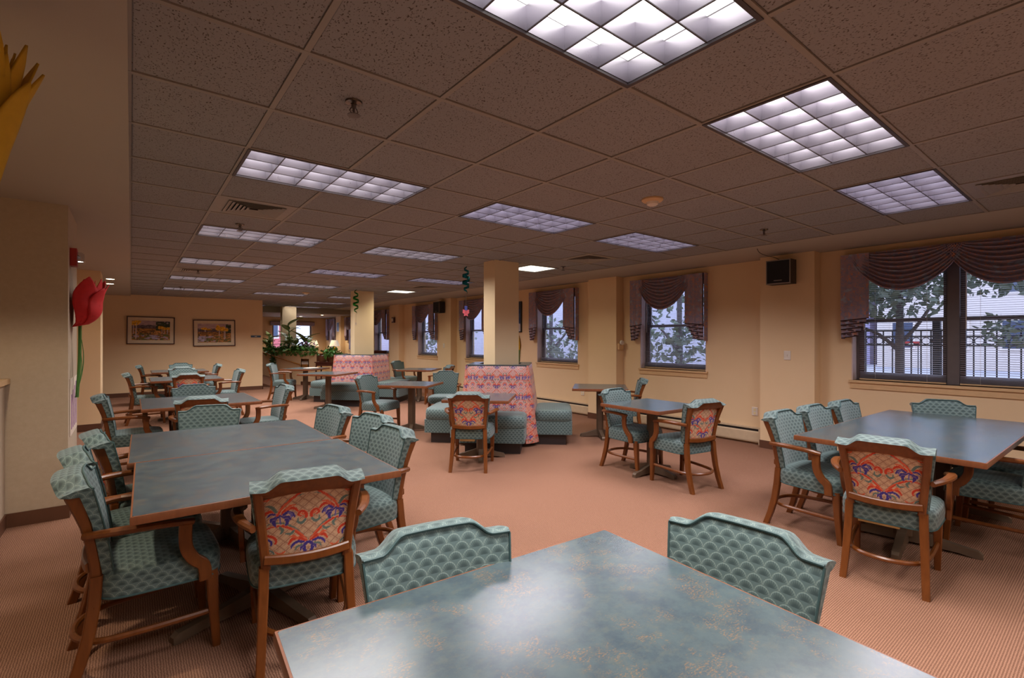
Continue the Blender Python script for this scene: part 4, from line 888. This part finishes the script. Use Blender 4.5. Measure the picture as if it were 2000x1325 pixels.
def tree(x, y, h, tr, lab, cloud, nl, branches, seed, leaf=.13):
    t = thing('tree', lab, 'tree', (x, y, -.05), 0, 'trees outside the windows')
    MB().tube(curve([(0,0,0),(.02,.01,h*.3),(-.01,.0,h*.6),(.03,.02,h)], 4), [tr*1.25]+[tr]*7+[tr*.8]*4+[tr*.5], 9).build('trunk', M['bark'], t)
    for bq in branches: MB().tube(curve(bq, 4), [tr*.55*(1-.06*i) for i in range(len(curve(bq, 4)))], 7).build('branch', M['bark'], t)
    foliage('foliage', None, None, cloud, nl, leaf, M['leafout'], t, seed); return t
def blob(cs_):
    wt = np.array([(c[3]*c[4]*c[5])**.75 for c in cs_]); wt = wt/wt.sum()
    def f_(r_):
        cx, cy, cz, rx, ry, rz_ = cs_[r_.choice(len(cs_), p=wt)]; v = r_.normal(size=3); v /= np.linalg.norm(v); k = r_.uniform(.35,1)**.5
        return (cx+v[0]*rx*k, cy+v[1]*ry*k, cz+v[2]*rz_*k)
    return f_
tree(8.55, 2.02, 2.9, .055, 'street tree with forked trunk just outside the big window', blob([(0,.2,2.75,.8,1.0,.75),(.5,-.9,2.6,.6,.8,.5),(-.1,.9,2.6,.6,.8,.7),(.2,-1.7,2.5,.5,.8,.55),(.5,.75,1.46,.15,.13,.1),(.4,-1.1,1.62,.25,.35,.22),(-.2,.3,2.1,.6,1.0,.3)]), 5200, [[(0,0,1.35),(0,.25,1.6),(.05,.6,1.78),(.05,.9,2.1)],[(0,0,1.45),(.05,-.2,1.75),(.1,-.45,2.2),(.1,-.8,2.6)]], 11, .085)
tree(9.6, 6.2, 3.0, .07, 'leafy tree outside the second window', blob([(0,0,2.2,1.0,1.5,1.2),(0,.8,1.2,.9,1.2,.6),(.1,-.8,1.5,.8,1.2,.9),(0,.2,3.0,1.0,1.5,.8)]), 1500, [[(0,0,1.2),(.1,.4,1.6),(.1,.8,2.0)]], 12)
tree(9.6, 10.4, 3.0, .07, 'leafy tree outside the third and fourth windows', blob([(0,0,1.3,1.0,1.6,.8),(0,.9,1.0,.9,1.4,.6),(.1,-.9,1.1,.8,1.3,.6)]), 900, [[(0,0,1.2),(.1,-.4,1.6),(.1,-.8,2.0)]], 13)
tree(9.8, 16.5, 3.0, .07, 'leafy tree outside the fifth window', blob([(0,0,1.7,1.0,1.6,1.0),(0,1.2,1.2,.9,1.4,.6)]), 500, [[(0,0,1.2),(.1,.3,1.5),(.1,.7,1.9)]], 14)
struct(box('brick_annex', (13.5, 14, 7.5, 34, -.1, 6), M['brick']), 'grey brick neighbouring wing seen through the side windows', 'building')
def house(x, y, sx, sy, h, mat, lab):
    t = thing('house', lab, 'house', (x, y, -.1)); b_ = box('wall', (0, sx, -sy/2, sy/2, 0, h), mat, t)
    MB().loft([[(-.4,-sy/2-.4,h),(sx+.4,-sy/2-.4,h),(sx/2,-sy/2-.4,h+2.4)], [(-.4,sy/2+.4,h),(sx+.4,sy/2+.4,h),(sx/2,sy/2+.4,h+2.4)]]).build('roof', M['roof'], t, smooth=False)
    for yy in np.linspace(-sy/2+1.2, sy/2-1.2, 4):
        for zz in (1.1, 3.9):
            if zz+1.4 > h: continue
            w_ = MB().box(-.06,0,yy-.55,yy+.55,zz-.1,zz+1.5).build('window', M['white'], t, smooth=False); box('pane', (-.075,-.06,yy-.45,yy+.45,zz,zz+1.4), M['hwin'], w_)
    return t
house(34, 4.6, 8, 9, 6, M['house_a'], 'cream two storey house across the street, right of the tree'); house(36, 14.5, 8, 9, 5.6, M['house_b'], 'lavender house across the street, left of the tree'); house(36, -6, 8, 10, 6, M['house_a'], 'cream house across the street at the far right')
t = thing('house', 'pink brick building outside the far end window', 'house', (3.2, 33, -.1)); box('wall', (0, 4.6, 0, 6, 0, 7), M['house_c'], t); box('cornice', (-.1, 4.7, -.12, 0, 6.6, 7.05), M['white'], t)
for xx in (.8, 2.2, 3.6): w_ = box('window', (xx-.5,xx+.5,-.06,0,1.6,3.2), M['white'], t); box('pane', (xx-.42,xx+.42,-.075,-.06,1.7,3.1), M['hwin'], w_)
t = thing('yard_sign', 'small red board with white band standing across the street by the trunk', 'sign', (18.9, 4.19, -.1)); box('panel', (-.01,.01,-.21,.21,1.36,1.50), M['red'], t); box('band', (-.013,-.01,-.06,.08,1.40,1.46), M['white'], t)
for yy in (-.17,.17): box('post', (-.01,.01,yy-.012,yy+.012,0,1.36), M['iron'], t)
t = thing('road_sign', 'orange diamond road sign on a post across the street', 'sign', (19.5, 5.95, -.1)); box('post', (-.03,.03,-.03,.03,0,1.7), M['iron'], t); MB().loft([[(-.04,0,1.55),(-.04,.26,1.81),(-.04,0,2.07),(-.04,-.26,1.81)], [(-.055,0,1.55),(-.055,.26,1.81),(-.055,0,2.07),(-.055,-.26,1.81)]]).build('panel', M['orange'], t, smooth=False)
